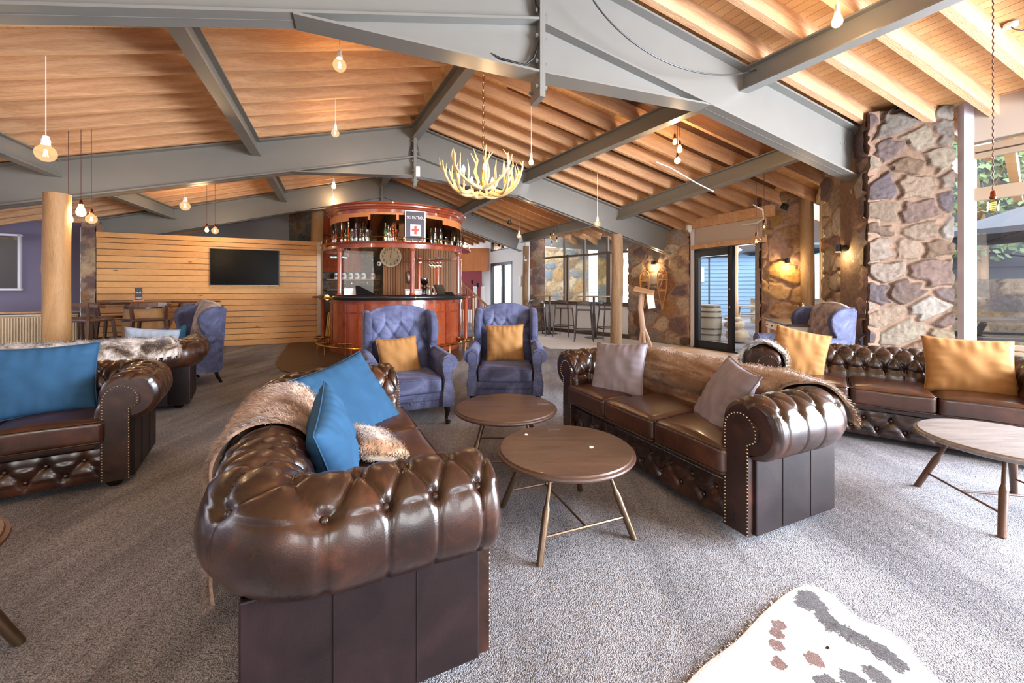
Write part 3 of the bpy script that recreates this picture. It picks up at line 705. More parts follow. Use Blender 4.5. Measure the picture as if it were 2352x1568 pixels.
def tuft(U, V, rows, du, amp, line=.028):
    """height field of a buttoned surface: rows = [(v, phase)] ascending; returns height and button list"""
    Db = np.full(U.shape, 9.); Dl = np.full(U.shape, 9.); AX = np.zeros(U.shape); AY = np.zeros(U.shape)
    for i, (rv, ph) in enumerate(rows):
        uu = (U / du - ph) - np.round(U / du - ph); dd_ = np.hypot(uu * du, V - rv); nr_ = dd_ < Db; AX = np.where(nr_, uu * du, AX); AY = np.where(nr_, V - rv, AY); Db = np.minimum(Db, dd_)
        if i + 1 < len(rows):
            rv2, ph2 = rows[i + 1]
            inb = (V >= rv - 1e-6) & (V <= rv2)
            f = np.clip((V - rv) / (rv2 - rv), 0, 1)
            for sg in (-1, 1):
                c = ph + sg * .5 * f; q = (U / du - c) - np.round(U / du - c); k = du * .5 / (rv2 - rv); d = np.abs(q) * du / math.sqrt(1 + k * k)
                Dl = np.where(inb, np.minimum(Dl, d), Dl)
    lo, hi = rows[0], rows[-1]
    for (rv, ph), m in ((lo, V < lo[0]), (hi, V > hi[0])):
        q = (U / du - ph) - np.round(U / du - ph); Dl = np.where(m, np.minimum(Dl, np.abs(q) * du), Dl)
    sm = np.minimum(Dl, Db)
    puff = 1 - np.exp(-(sm / line) ** 1.1); at = np.arctan2(AY, AX)
    pl = np.where((V < lo[0]) | (V > hi[0]), .16, 1.0)
    k_ = 9.0; wr = (np.cos(at * 13) + .6 * np.cos(at * 7 + 1)) * np.exp(-((Db - .018) / .016) ** 2) * .0013
    return amp * .8 * puff * (pl + (1 - pl) * np.exp(-(Db / .05) ** 2)) - amp * .95 * np.exp(-(Db / (du * .14)) ** 2) - amp * .30 * np.exp(-(Dl / .005) ** 2) + wr
def chesterfield(label, loc, rot, L=1.78, D=.70, res=.010, cushions=3, group='brown chesterfield sofas', feet=True, nail=True, du=.135):
    root = thing('chesterfield_sofa', label, 'sofa', loc, rot, group)
    nu = int(2.9 * L / 1.78 / res); nv = int(.95 / res)
    o, z, no, nz, sv, ref = profile(nv); P, su, tot = sofa_path(L, D, nu)
    k = round(tot / du); du = tot / k
    rows = [(ref[196], 0.0), (ref[144], .5), (ref[92], 0.0), (ref[40], .5)]
    U, V = np.meshgrid(su, sv, indexing='ij'); Hh = tuft(U, V, rows, du, .020, .022)
    fade = np.clip((sv[-1] - V) / .02, 0, 1); Hh = Hh * fade - .004
    en = np.minimum(U, tot - U); shr = np.clip(en / .035, 0, 1); shr = np.sqrt(1 - (1 - shr) ** 2)   # rounded arm fronts
    O = o[None, :] + no[None, :] * Hh; Z = z[None, :] + nz[None, :] * Hh
    co, cz = .0, .56; ks = .80 + .20 * shr; O = np.where(en < .035, RC * .6 + (O - RC * .6) * ks, O); Z = np.where(en < .035, cz + (Z - cz) * ks, Z)
    X = P[:, 0][:, None] + P[:, 2][:, None] * O; Y = P[:, 1][:, None] + P[:, 3][:, None] * O
    mb = MB(); mb.grid(np.stack([X, Y, Z], -1).tolist())
    for e in (0, -1):      # closed arm fronts
        mb.add([(X[e, j], Y[e, j], Z[e, j]) for j in range(nv)], [tuple(range(nv))])
    mb.build('tufted_back_and_arms', M['leather'], root, angle=80)
    # buttons
    proto = MB(); proto.sphere((0, 0, 0), .0125, 12, (1, 1, .6)); pb = None; cnt = 0
    for rv, ph in rows[1:]:
        j = int(np.argmin(abs(sv - rv)))
        for i in range(int(tot / du) + 1):
            u = (i + ph) * du
            if u < .03 or u > tot - .03 or cnt > 62: continue
            ii = int(np.argmin(abs(su - u))); p = Vector((X[ii, j], Y[ii, j], Z[ii, j])); nn = Vector((P[ii, 2] * no[j], P[ii, 3] * no[j], nz[j]))
            q = nn.to_track_quat('Z', 'Y').to_matrix().to_4x4(); q.translation = p + nn * .006
            if pb is None: pb = proto.build('button', M['leather'], root); ob = pb
            else: ob = pb.copy(); COL.objects.link(ob); KIDS[root].append(ob)
            ob.parent = root; ob.matrix_local = q; cnt += 1
    # outer panels
    mb = MB(); hb = .09 if False else 0
    for sg in (-1, 1):
        mb.box((sg * (L / 2 - .095), D / 2 + .02, .25), (.19, D - .04, .40), bev=.006)
        for t in (1 / 3, 2 / 3): mb.tube([(sg * (L / 2 + .001), .01 + D * t, .06), (sg * (L / 2 + .001), .01 + D * t, .44)], .0022, 4)
    mb.box((0, D - .09, .25), (L - .02, .18, .40), bev=.006)
    for t in np.linspace(-1, 1, 7)[1:-1]: mb.tube([(t * L / 2, D + .001, .06), (t * L / 2, D + .001, .44)], .0022, 4)
    mb.tube([(-L / 2 + .01, D, .055), (L / 2 - .01, D, .055)], .005, 5)
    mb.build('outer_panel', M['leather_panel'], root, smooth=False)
    # scroll-shaped arm fronts with nailheads
    for sg in (-1, 1):
        xc = sg * (L / 2 - .09); K = []
        w0, w1 = -.062, .075
        for t in np.linspace(0, 1, 10): K.append((w0, .05 + .46 * t))
        for a in np.linspace(180, -20, 18): K.append((.030 + .092 * math.cos(R(a)), .555 + .092 * math.sin(R(a))))
        for t in np.linspace(0, 1, 10): K.append((w1, .50 - .45 * t))
        mb = MB(); Mx = basis((xc, .004, 0), (sg, 0, 0), (0, 0, 1), (0, 1, 0)); mb.prism(K, -.004, .05, M=Mx)
        mb.build('arm_front', M['leather'], root, smooth=False)
        if nail:
            mb = MB(); acc = 0
            pts = [Vector((p[0] * .9 + .003, p[1] - .004)) for p in K]; last = pts[0]
            for i in range(1, len(pts)):
                a, b = pts[i - 1], pts[i]; l = (b - a).length; t = 0
                while acc + (l - t) >= .0175:
                    t += .0175 - acc; acc = 0; q = a + (b - a) * (t / l); mb.sphere(Mx @ Vector((q.x, q.y, -.0045)), .0046, 6)
                acc += l - t
            n_ = mb.build('nailhead_trim', M['nail'], root)
    # front base: tufted rail
    W_ = L - .30; nu2, nv2 = int(W_ / .012), 20; us = np.linspace(0, W_, nu2); vs = np.linspace(0, .20, nv2); U, V = np.meshgrid(us, vs, indexing='ij'); d2 = W_ / round(W_ / .17)
    h = tuft(U, V, [(.06, .0), (.14, .5)], d2, .022); e = np.minimum(V, .20 - V); h = h * np.clip(e / .02, 0, 1)
    mb = MB(); mb.grid(np.stack([U - W_ / 2, .035 - h, V + .055], -1).tolist()); mb.build('tufted_base', M['leather'], root, angle=80, )
    for rv, ph in ((.06, 0), (.14, .5)):
        for i in range(20):
            u = (i + ph) * d2
            if u < .02 or u > W_ - .02: continue
            ob = pb.copy(); COL.objects.link(ob); KIDS[root].append(ob); ob.parent = root; m = Matrix.Rotation(R(90), 4, 'X'); m.translation = (u - W_ / 2, .045, rv + .055); ob.matrix_local = m
    mb = weld(soft_box(W_, .56, .07, .022, n=8)); mb.v = [(a, b + .315, c + .285) for a, b, c in mb.v]; mb.build('seat_rail', M['leather'], root)
    # cushions
    wI = L - .255; cw = wI / cushions
    for i in range(cushions):
        cx = -wI / 2 + cw * (i + .5); sz = .145; mb = weld(soft_box(cw - .006, .61, sz, .03, .03, 16, i, .004)); mb.v = [(a + cx, b + .275, c + .375) for a, b, c in mb.v]
        cu = mb.build('seat_cushion', M['seatleather'], root)
        mb = MB(); hx, hy = (cw - .006) / 2 - .008, .61 / 2 - .008
        for zz in (.375 + sz / 2 - .009, .375 - sz / 2 + .009):
            pts = []
            for a, (qx, qy) in zip((0, 90, 180, 270), ((1, 1), (-1, 1), (-1, -1), (1, -1))):
                for t in np.linspace(0, 90, 5): pts.append((cx + qx * (hx - .02) + .025 * math.cos(R(a + t)), .275 + qy * (hy - .02) + .025 * math.sin(R(a + t)), zz))
            mb.tube(pts, .0045, 6, closed=True)
        mb.build('piping', M['leather'], cu)
    if feet:
        for x_, y_ in ((-L / 2 + .10, .08), (L / 2 - .10, .08), (-L / 2 + .10, D - .10), (L / 2 - .10, D - .10)):
            mb = MB(); mb.lathe([(.001, 0), (.03, 0), (.042, .018), (.045, .035), (.03, .052), (.001, .052)], 16, (x_, y_, 0)); mb.build('foot', M['leg'], root)
    return root
# ---- faux fur --------------------------------------------------------------
def furmat(name, stops, scale, rough=.9, stretch=(1, 1, 1), rot=(0, 0, 0)):
    t = NT(name); n_ = t.noise(t.map(stretch, rot), scale, 4, .6, .7); t.set(color=t.ramp(n_.outputs[0], stops), rough=rough, sheen=.4, spec=.15); return t.m
M['fur_beige'] = furmat('beige_fur', [(.34, '6e4e3c'), (.45, 'a07e66'), (.56, 'c0a08a'), (.7, 'dccaba')], 4.2)
M['fur_tan'] = furmat('tan_fur', [(.32, '6b4c36'), (.46, '8f6c50'), (.56, 'b39a80'), (.7, '8a6648')], 3.4, stretch=(.3, 1.2, 2.6))
M['fur_grey'] = furmat('grey_streaked_fur', [(.38, '54493f'), (.47, '857a6e'), (.56, 'b5aca2'), (.7, 'd8d2ca')], 9, stretch=(1, 1, 1))
M['fur_rabbit'] = furmat('brown_white_fur', [(.36, '40322c'), (.44, '7d6858'), (.52, 'b3a69c'), (.62, 'e0d8d2')], 8)
M['fur_cow_w'] = None
def blades(mb, pts, nrm, flow, ln, wd, n, seed=1):
    rng = np.random.RandomState(seed); N = len(pts)
    idx = rng.randint(0, N, n)
    for i in idx:
        p = pts[i] + Vector(rng.normal(0, .006, 3)); nn = nrm[i]; f = flow[i] + Vector(rng.normal(0, .35, 3)); f = (f - nn * f.dot(nn)).normalized() if f.length > 0 else nn
        s = nn.cross(f).normalized() * wd * .5; l = ln * rng.uniform(.6, 1.2); a = rng.uniform(.35, .8)
        m = p + (nn * a + f * (1 - a * .5)) * l * .55; e = p + (nn * a * .55 + f * 1.1) * l
        k = len(mb.v); mb.v += [tuple(p - s), tuple(p + s), tuple(m + s * .7), tuple(m - s * .7), tuple(e)]; mb.f += [(k, k + 1, k + 2, k + 3), (k + 3, k + 2, k + 4)]; mb.mi += [0, 0]
def fur_from_grid(name, A, mat, parent, ln=.03, wd=.0035, n=9000, flowdir=None, seed=1, thick=.012):
    """A: array nu x nv x 3 of surface points; builds hide + pile as one mesh"""
    nu, nv, _ = A.shape; du = np.gradient(A, axis=0); dv = np.gradient(A, axis=1); N = np.cross(du, dv); N /= np.linalg.norm(N, axis=2)[..., None] + 1e-9
    if flowdir == 'v': Fl = dv
    elif flowdir == '-v': Fl = -dv
    elif flowdir == 'u': Fl = du
    else: Fl = dv * 0 + np.array([0, 0, -1.0])
    Fl = Fl / (np.linalg.norm(Fl, axis=2)[..., None] + 1e-9)
    mb = MB(); mb.grid(A.tolist()); B = A - N * thick; mb.grid(B[::-1].tolist())
    # edge strips
    rim = [(i, 0) for i in range(nu)] + [(nu - 1, j) for j in range(1, nv)] + [(i, nv - 1) for i in range(nu - 2, -1, -1)] + [(0, j) for j in range(nv - 2, 0, -1)]
    k = len(mb.v); mb.v += [tuple(A[i, j]) for i, j in rim] + [tuple(B[i, j]) for i, j in rim]; m = len(rim); mb.f += [(k + i, k + (i + 1) % m, k + m + (i + 1) % m, k + m + i) for i in range(m)]; mb.mi += [0] * m
    pts = [Vector(p) for p in A.reshape(-1, 3)]; nr = [Vector(p) for p in N.reshape(-1, 3)]; fl = [Vector(p) for p in Fl.reshape(-1, 3)]
    for (i, j) in rim:
        for _ in range(3): pts.append(Vector(A[i, j])); nr.append(Vector(N[i, j])); fl.append(Vector(Fl[i, j]))
    blades(mb, pts, nr, fl, ln, wd, n, seed)
    me_ang = 180
    bm_ = mb; me = bpy.data.meshes.new(name); me.from_pydata(bm_.v, [], bm_.f); me.materials.append(mat); me.polygons.foreach_set('use_smooth', [True] * len(me.polygons))
    o = bpy.data.objects.new(name, me); COL.objects.link(o)
    if parent is not None: o.parent = parent; KIDS.setdefault(parent, []).append(o)
    return o
def sofa_throw(label, sofa_loc, sofa_rot, L, D, s0, s1, z_in, a_out, mat, n=9000, ln=.03, off=.022, seed=1, skew=0.0, group='faux fur throws', front_drop=0.0, wd=.0035):
    """a throw draped over back/arms between path lengths s0..s1, from the inner face height z_in over the roll to angle a_out"""
    P, su, tot = sofa_path(L, D, 600)
    nu = max(8, int((s1 - s0) / .02)); nv = 46; A = np.zeros((nu, nv, 3)); rng = np.random.RandomState(seed)
    for i in range(nu):
        f = i / (nu - 1); zi = z_in + .03 * math.sin(f * 9 + seed); ao = a_out + 8 * math.sin(f * 7 + seed * 2)
        prof = [(-.125 + .03 * (zz - .30) / .21 if zz < .51 else -.075, zz) for zz in np.linspace(zi, .55, 12)] if zi < .55 else []
        a_in = 190 if zi < .55 else 150
        for a in np.linspace(a_in, max(ao, -20), 30): prof.append((RC + (RR + .01) * math.cos(R(a)), RZ + (RR + .01) * math.sin(R(a))))
        if ao < -20:
            lo = .50 - (-20 - ao) / 100.0
            for zz in np.linspace(.52, lo, 14): prof.append((RC + RR + .012 - .02 * max(0, .45 - zz), zz))
        pr = np.array(prof); d = np.r_[0, np.cumsum(np.hypot(*np.diff(pr, axis=0).T))]; t = np.linspace(0, d[-1], nv); oo = np.interp(t, d, pr[:, 0]); zz = np.interp(t, d, pr[:, 1])
        to = np.gradient(oo); tz = np.gradient(zz); l = np.hypot(to, tz) + 1e-9
        wv = off + .006 * np.sin(f * 40 + seed) * np.sin(t * 30) + .005 * np.sin(f * 17 + t * 13)
        oo = oo - tz / l * wv; zz = zz + to / l * wv
        for j in range(nv):
            s = s0 + (s1 - s0) * f + skew * (j / nv - .5); q = np.clip(s / tot, 0, 1) * 599; k = int(q); g = q - k; p = P[min(k, 599)] * (1 - g) + P[min(k + 1, 599)] * g
            A[i, j] = (p[0] + p[2] * oo[j], p[1] + p[3] * oo[j], zz[j])
    root = fur_from_grid('fur_throw', A, mat, None, ln, wd, n, 'v', seed); root.location = sofa_loc; root.rotation_euler = (0, 0, sofa_rot)
    return tag(root, label, 'throw', group)
# ---- pillows ---------------------------------------------------------------
def pillow(label, c, right, up, w=.45, h=.45, T=.075, mat=None, group='velvet cushions', seed=0, flange=True, cat='cushion', bend=0.0, name='throw_pillow'):
    rng = random.Random(seed); c = Vector(c); x = Vector(right).normalized(); y = Vector(up); y = (y - x * y.dot(x)).normalized(); nrm = x.cross(y)
    n = 30; mb = MB(); ph = rng.uniform(0, 6)
    for sg in (-1, 1):
        P = []
        for i in range(n + 1):
            row = []
            for j in range(n + 1):
                u = -1 + 2 * i / n; v = -1 + 2 * j / n
                pu = u * (1 - .07 * (1 - v * v)); pv = v * (1 - .07 * (1 - u * u))
                th = T * (max(0, (1 - u * u)) * max(0, (1 - v * v))) ** .42
                e = max(abs(u), abs(v)); cr = (abs(u * v)) ** 2
                th += (.006 * math.sin(u * 9 + ph + 3 * v) * math.sin(v * 4 + ph) * (1 - e ** 6) + .008 * e ** 3 * (1 - e ** 10) * math.sin((u if abs(v) > abs(u) else v) * 24 + ph))
                row.append((pu * w / 2, pv * h / 2, sg * max(th, 0) + bend * (u * u)))
            P.append(row)
        mb.grid(P)
    weld(mb)
    if flange:
        pts = []
        for k in range(80):
            t = k / 80 * 4; e = int(t); f = -1 + 2 * (t - e); u, v = [(f, -1), (1, f), (-f, 1), (-1, -f)][e]
            pts.append((u * (1 - .07 * (1 - v * v)) * w / 2, v * (1 - .07 * (1 - u * u)) * h / 2, bend * u * u))
        pm = MB(); pm.tube(pts, .0035, 5, closed=True)
    o = mb.build(name, mat, None, angle=180); o.matrix_world = basis(c, x, y, nrm); tag(o, label, cat, group)
    if flange: pm.build('piping', mat, o)
    return o
# ---- wing chair (faces local -y, origin on the floor below the seat centre) ---
def wing_chair(label, loc, rot, group='blue wing armchairs', first=True, back_mat='suede'):
    root = thing('wing_chair', label, 'armchair', loc, rot, group)
    y0, y1 = -.36, .36
    # body: two side slabs with wing outline
    out = [(y0 + .03, .17), (y1, .17), (y1 + .07, 1.00), (y1 + .02, 1.03), (y1 - .09, 1.02), (y1 - .19, .95), (y1 - .22, .86), (y1 - .19, .74), (y1 - .17, .67), (y1 - .22, .625), (y0 + .06, .60), (y0 + .02, .50), (y0 + .045, .38), (y0 + .03, .28)]
    def smoothpoly(K, n=4):
        r = []; m = len(K)
        for i in range(m):
            p0, p1, p2, p3 = [Vector(K[(i + d) % m]) for d in (-1, 0, 1, 2)]
            for t in range(n):
                t /= n; r.append(tuple(.5 * ((2 * p1) + (-p0 + p2) * t + (2 * p0 - 5 * p1 + 4 * p2 - p3) * t * t + (-p0 + 3 * p1 - 3 * p2 + p3) * t ** 3)))
        return r
    for sg in (-1, 1):
        wing = [(y1 + .02, .60), (y1 + .075, 1.0), (y1 + .03, 1.035), (y1 - .10, 1.02), (y1 - .20, .95), (y1 - .23, .86), (y1 - .20, .74), (y1 - .16, .66), (y1 - .2, .60)]
        mb = MB(); P = smoothpoly(wing, 5); ctr = Vector((sum(p[0] for p in P) / len(P), sum(p[1] for p in P) / len(P)))
        secs = [(-.04, .86), (-.034, .96), (-.015, 1), (.015, 1), (.034, .96), (.04, .86)]; G_ = []
        for h_, k in secs: G_.append([(sg * (.325 + h_ + .03 * max(0, (y1 - .05 - (ctr.x + (p[0] - ctr.x) * k)))), ctr.x + (p[0] - ctr.x) * k, ctr.y + (p[1] - ctr.y) * k) for p in P + [P[0]]])
        mb.grid(G_); mb.add(G_[0][:-1], [tuple(range(len(P)))]); mb.add(G_[-1][:-1], [tuple(range(len(P)))])
        mb.build('wing', M['suede'], root, angle=60)
        # arm: side slab + scroll
        mb = MB(); slab = smoothpoly([(y0 + .02, .17), (y0 + .2, .165), (y1 - .1, .165), (y1 + .035, .17), (y1 + .05, .4), (y1 + .065, .7), (y1 + .085, .98), (y1 + .03, 1.02), (y1 - .10, 1.0), (y1 - .18, .93), (y1 - .205, .84), (y1 - .17, .72), (y1 - .16, .66), (y1 - .25, .61), (y0 + .05, .58), (y0 + .035, .40)], 3)
        mb.prism(slab, .30, .362, M=basis((0, 0, 0), (0, 1, 0), (0, 0, 1), (1, 0, 0)) if sg > 0 else basis((0, 0, 0), (0, 1, 0), (0, 0, 1), (-1, 0, 0)))
        rr = []; 
        for t in np.linspace(0, 1, 14):
            y = y0 + .0 + (y1 - .06 - y0) * t; rr.append((y, .575 + .03 * t, .078 - .018 * t))
        G2 = []; m = len(rr)
        for k in range(20):
            a = 2 * math.pi * k / 20; G2.append([(sg * (.352 + q[2] * math.cos(a)), q[0], q[1] + q[2] * math.sin(a)) for q in [(rr[0][0], rr[0][1], .001), (rr[0][0], rr[0][1], .06)] + rr])
        mb.grid(G2, closed_u=True); mb.build('arm', M['suede'], root, angle=50)
        # curved front panel with nails
        K = [(-.055, .17), (-.05, .30), (-.035, .42), (-.052, .50), (-.06, .57)] + [(-.004 + .056 * math.cos(R(a)), .575 + .056 * math.sin(R(a))) for a in (165, 130, 90, 50, 15)] + [(.052, .55), (.035, .47), (.04, .40), (.058, .30), (.05, .17)]
        mb = MB(); Mx = basis((sg * .338, y0 - .012, 0), (sg, 0, 0), (0, 0, 1), (0, 1, 0)); mb.prism(K, 0, .05, M=Mx); mb.build('arm_front', M['suede'], root, smooth=False)
        mb = MB(); acc = 0; Kp = [Vector(p) * 1 for p in K]
        for i in range(1, len(Kp)):
            a, b = Kp[i - 1], Kp[i]; l = (b - a).length; t = 0
            while acc + (l - t) >= .014: t += .014 - acc; acc = 0; q = a + (b - a) * (t / l); mb.sphere(Mx @ Vector((q.x * .9, q.y - .003, -.002)), .0042, 5)
            acc += l - t
        W2 = smoothpoly(wing, 5); Lw = [p for p in W2 if p[0] < y1 - .02 and p[1] > .62]; 
        for p in W2:
            if p[1] > .6: mb.sphere((sg * (.362 + .03 * max(0, y1 - .05 - p[0])), ctr.x + (p[0] - ctr.x) * .97, ctr.y + (p[1] - ctr.y) * .97), .0045, 5)
        mb.build('nailhead_trim', M['nail'], root)
    # buttoned back
    Wb, H0, H1 = .60, .42, 1.0; us = np.linspace(0, Wb, 60); vs = np.linspace(0, 1, 70); U, V = np.meshgrid(us, vs, indexing='ij')
    top = H1 + .075 * (1 - ((U - Wb / 2) / (Wb / 2)) ** 2) ** .8 - .0
    Z = H0 + V * (top - H0); h = tuft(U, Z - H0, [(.26, 0.0), (.37, .5), (.48, 0.0)], .15, .02, .03)
    pil = .035 * (1 - (2 * V - 1) ** 8) * (1 - (2 * U / Wb - 1) ** 6); Yb = y1 - .10 + .12 * V - pil - h * np.clip((1 - V) / .08, 0, 1) * np.clip((V) / .3, 0, 1)
    Yk = y1 + .0 + .085 * V + .0 * U; Z2 = np.where(V >= 1, Z, Z)
    A = np.stack([U - Wb / 2, Yb, Z], -1); B = np.stack([U - Wb / 2, Yk, Z * 1 + 0], -1)
    mb = MB(); mb.grid(A.tolist()); mb.grid(B.tolist())
    # rounded top roll joining front and rear
    C_ = []
    for i in range(60):
        a = A[i, -1]; b = B[i, -1]; C_.append([((a[0] + b[0]) / 2, (a[1] + b[1]) / 2 + (b[1] - a[1]) / 2 * -math.cos(R(t)), a[2] + abs(b[1] - a[1]) * .42 * math.sin(R(t))) for t in range(0, 181, 20)])
    mb.grid(C_); weld(mb); mb.build('backrest', M[back_mat], root, angle=80)
    mb = MB(); mb.prism([(y1 - .01, .17), (y1 + .04, .17), (y1 + .098, 1.0), (y1 + .03, 1.0)], -.355, .355, M=basis((0, 0, 0), (0, 1, 0), (0, 0, 1), (1, 0, 0))); mb.build('rear_panel', M['suede'], root, smooth=False)
    for rz, ph in ((.26, 0), (.37, .5), (.48, 0)):
        for i in range(5):
            u = (i + ph) * .15
            if .03 < u < Wb - .03:
                ii = int(round(u / Wb * 59)); jj = int(np.argmin(abs(Z[ii] - H0 - rz))); mb = MB(); mb.sphere((u - Wb / 2, Yb[ii, jj] - .002, Z[ii, jj]), .011, 8, (1, .6, 1)); mb.build('button', M['suede'], root)
    mb = weld(soft_box(.56, .58, .14, .03, .025, 12)); mb.v = [(a, b - .085, c + .375) for a, b, c in mb.v]; cu = mb.build('seat_cushion', M['suede'], root)
    mb = MB(); mb.tube([(-.26, -.368, .437), (.26, -.368, .437)], .005, 6); mb.tube([(-.272, -.355, .44), (-.272, .18, .44)], .005, 6); mb.tube([(.272, -.355, .44), (.272, .18, .44)], .005, 6); mb.build('piping', M['suede'], cu)
    mb = weld(soft_box(.60, .66, .10, .03, n=8)); mb.v = [(a, b - .01, c + .27) for a, b, c in mb.v]; mb.build('seat_rail', M['suede'], root)
    mb = MB(); mb.box((0, y0 + .06, .215), (.60, .06, .11), bev=.012); mb.box((0, 0, .22), (.62, .64, .1)); mb.tube([(-.30, y0 + .022, .268), (.30, y0 + .022, .268)], .005, 6); mb.build('front_rail', M['suede'], root, smooth=False)
    for u in (-.2, -.1, 0, .1, .2): mb = MB(); mb.sphere((u, y0 + .03, .22), .012, 8, (1, .5, 1)); mb.build('button', M['suede'], root)
    for sx_ in (-1, 1):
        mb = MB(); q = [(0, 0, .19), (.012, -.012, .15), (.014, -.018, .11), (.004, -.006, .06), (.004, -.012, .03), (.014, -.03, .012)]
        mb.tube([(sx_ * (.33 + a), y0 + .06 + b, c) for a, b, c in q], [.034, .032, .024, .016, .018, .022], 10); mb.sphere((sx_ * .345, y0 + .03, .018), .026, 10, (1, 1.2, .7)); mb.build('leg', M['leg'], root)
        mb = MB(); mb.tube([(sx_ * .32, y1 - .02, .19), (sx_ * .32, y1 + .0, .1), (sx_ * .325, y1 + .05, .0)], [.026, .022, .018], 8); mb.build('leg', M['leg'], root)
    return root
# ---- round coffee table -----------------------------------------------------
def coffee_table(label, loc, rot, r=.365, h=.415, feet=None, top='tabletop', leg='bronze', legs=True):
    root = thing('coffee_table', label, 'coffee table', loc, rot, 'round wooden coffee tables')
    mb = MB(); mb.lathe([(.001, h - .045), (r - .05, h - .045), (r - .035, h - .036), (r - .008, h - .030), (r, h - .020), (r - .002, h - .012), (r - .014, h - .008), (r - .018, h - .001), (r - .026, h), (.001, h)], 72)
    mb.build('table_top', M[top], root, angle=25)
    fs = feet or [(.39 * math.cos(R(a)), .39 * math.sin(R(a))) for a in (45, 135, 225, 315)]
    mids = []
    for fx, fy in fs:
        tx, ty = fx * .58, fy * .58; d = Vector((fx - tx, fy - ty, -(h - .045))); mb = MB(); pts = [Vector((tx, ty, h - .045)) + d * t for t in (0, .33, .36, .42, .44, 1)]
        mb.tube(pts, [.010, .0105, .0105, .0175, .0185, .0165], 10); mb.build('leg', M[leg], root); mids.append(Vector((tx, ty, h - .045)) + d * .72)
    mb = MB(); mb.tube([mids[0], mids[1]], .006, 6); mb.tube([mids[2], mids[3]], .006, 6); mb.tube([(mids[0] + mids[1]) / 2, (mids[2] + mids[3]) / 2], .006, 6); mb.build('stretcher', M[leg], root)
    return root
# ================================================================ SEATING GROUPS
def deg(v): return math.atan2(v[1], v[0])
# sofa A: nearest, end-on. local +x runs along its length, -y is the seat side
def sofa_frame(front_a, front_b):
    """front_a, front_b: floor points of the outer front corners, a = viewer's left when facing the seat"""
    a, b = Vector((*front_a, 0)), Vector((*front_b, 0)); d = b - a; return ((a + b) / 2), math.atan2(d.y, d.x), d.length
dA = Vector((-.438, .899)); nearA = Vector((-.07, 1.34)); LA = 1.78
cA = nearA + dA * LA / 2; rA = math.atan2(dA.y, dA.x)     # local +x toward the far end; local +y = back (to the left)
sofaA = chesterfield('brown buttoned leather chesterfield nearest the camera, seen from its end, blue cushions on it', (cA.x, cA.y, 0), rA, LA, .70, res=.0065, du=.135)
dC = Vector((.404, -.915)); nearC = Vector((1.153, 1.954)); LC = 1.76; cC = nearC - dC * LC / 2; rC = math.atan2(dC.y, dC.x)
sofaC = chesterfield('brown leather chesterfield in the middle right with tan fur throw and two grey cushions', (cC.x, cC.y, 0), rC, LC, .685, res=.008, feet=False)
dD = Vector((.78, -.625)).normalized(); cD = Vector((2.33, 3.80)) + dD * .9; rD = math.atan2(dD.y, dD.x)
sofaD = chesterfield('brown leather chesterfield on the far right below the stone pier with two mustard cushions', (cD.x, cD.y, 0), rD, 1.8, .70, res=.010)
dE = Vector((.847, .532)); cE = Vector((-2.435, 2.60)) - dE * .89; rE = math.atan2(dE.y, dE.x)
sofaE = chesterfield('brown leather chesterfield cut off by the left edge with one blue cushion', (cE.x, cE.y, 0), rE, 1.78, .70, res=.009)
dF = Vector((-.835, -.55)).normalized(); cF = Vector((-3.42, 4.30)) + dF * .89
nF = Vector((-dF.y, dF.x))     # local +y (its back) must face the camera
rF = math.atan2(dF.y, dF.x); yF = Vector((-math.sin(rF), math.cos(rF))); oF = cF - yF * .70
sofaF = chesterfield('brown leather chesterfield at the left seen from behind, facing the television wall', (oF.x, oF.y, 0), rF, 1.78, .70, res=.011, nail=False)
def L2W(root, p): return Matrix.Translation(root.location) @ Matrix.Rotation(root.rotation_euler.z, 4, 'Z') @ Vector(p)
def dirW(root, d): return Matrix.Rotation(root.rotation_euler.z, 3, 'Z') @ Vector(d)
P_, _, TOT = sofa_path(1.78, .70, 10)
# throws
sofa_throw('beige faux fur throw over the back of the nearest chesterfield', sofaA.location, rA, LA, .70, 1.02, 1.66, .42, -58, M['fur_beige'], 26000, .030, seed=3, wd=.003)
sofa_throw('tan striped faux fur throw over the back of the middle right chesterfield', sofaC.location, rC, LC, .685, .80, 2.10, .42, 0, M['fur_tan'], 30000, .022, seed=5, wd=.003)
sofa_throw('pale streaked fur throw over the left arm of the far right chesterfield', sofaD.location, rD, 1.8, .70, .02, .30, .36, -50, M['fur_grey'], 15000, .02, seed=7, off=.03)
sofa_throw('pinkish fur throw on the back of the chesterfield at the left edge', sofaE.location, rE, 1.78, .70, .62, 1.50, .40, 30, M['fur_beige'], 14000, .025, seed=9)
sofa_throw('brown and white fur throw along the back of the sofa seen from behind', sofaF.location, rF, 1.78, .70, .62, 2.35, .50, 5, M['fur_rabbit'], 26000, .03, seed=11, off=.03)
# cushions
pillow('large square blue velvet cushion leaning in the far corner of the nearest chesterfield', L2W(sofaA, (.44, .34, .605)), dirW(sofaA, (.55, -.72, .18)), dirW(sofaA, (.42, .35, .82)), .50, .50, .085, M['teal'], 'blue velvet cushions', 1)
pillow('blue velvet cushion standing edge-on against the back of the nearest chesterfield', L2W(sofaA, (-.27, .45, .60)), dirW(sofaA, (.93, -.1, .25)), dirW(sofaA, (-.25, .30, .95)), .42, .40, .085, M['teal'], 'blue velvet cushions', 2)
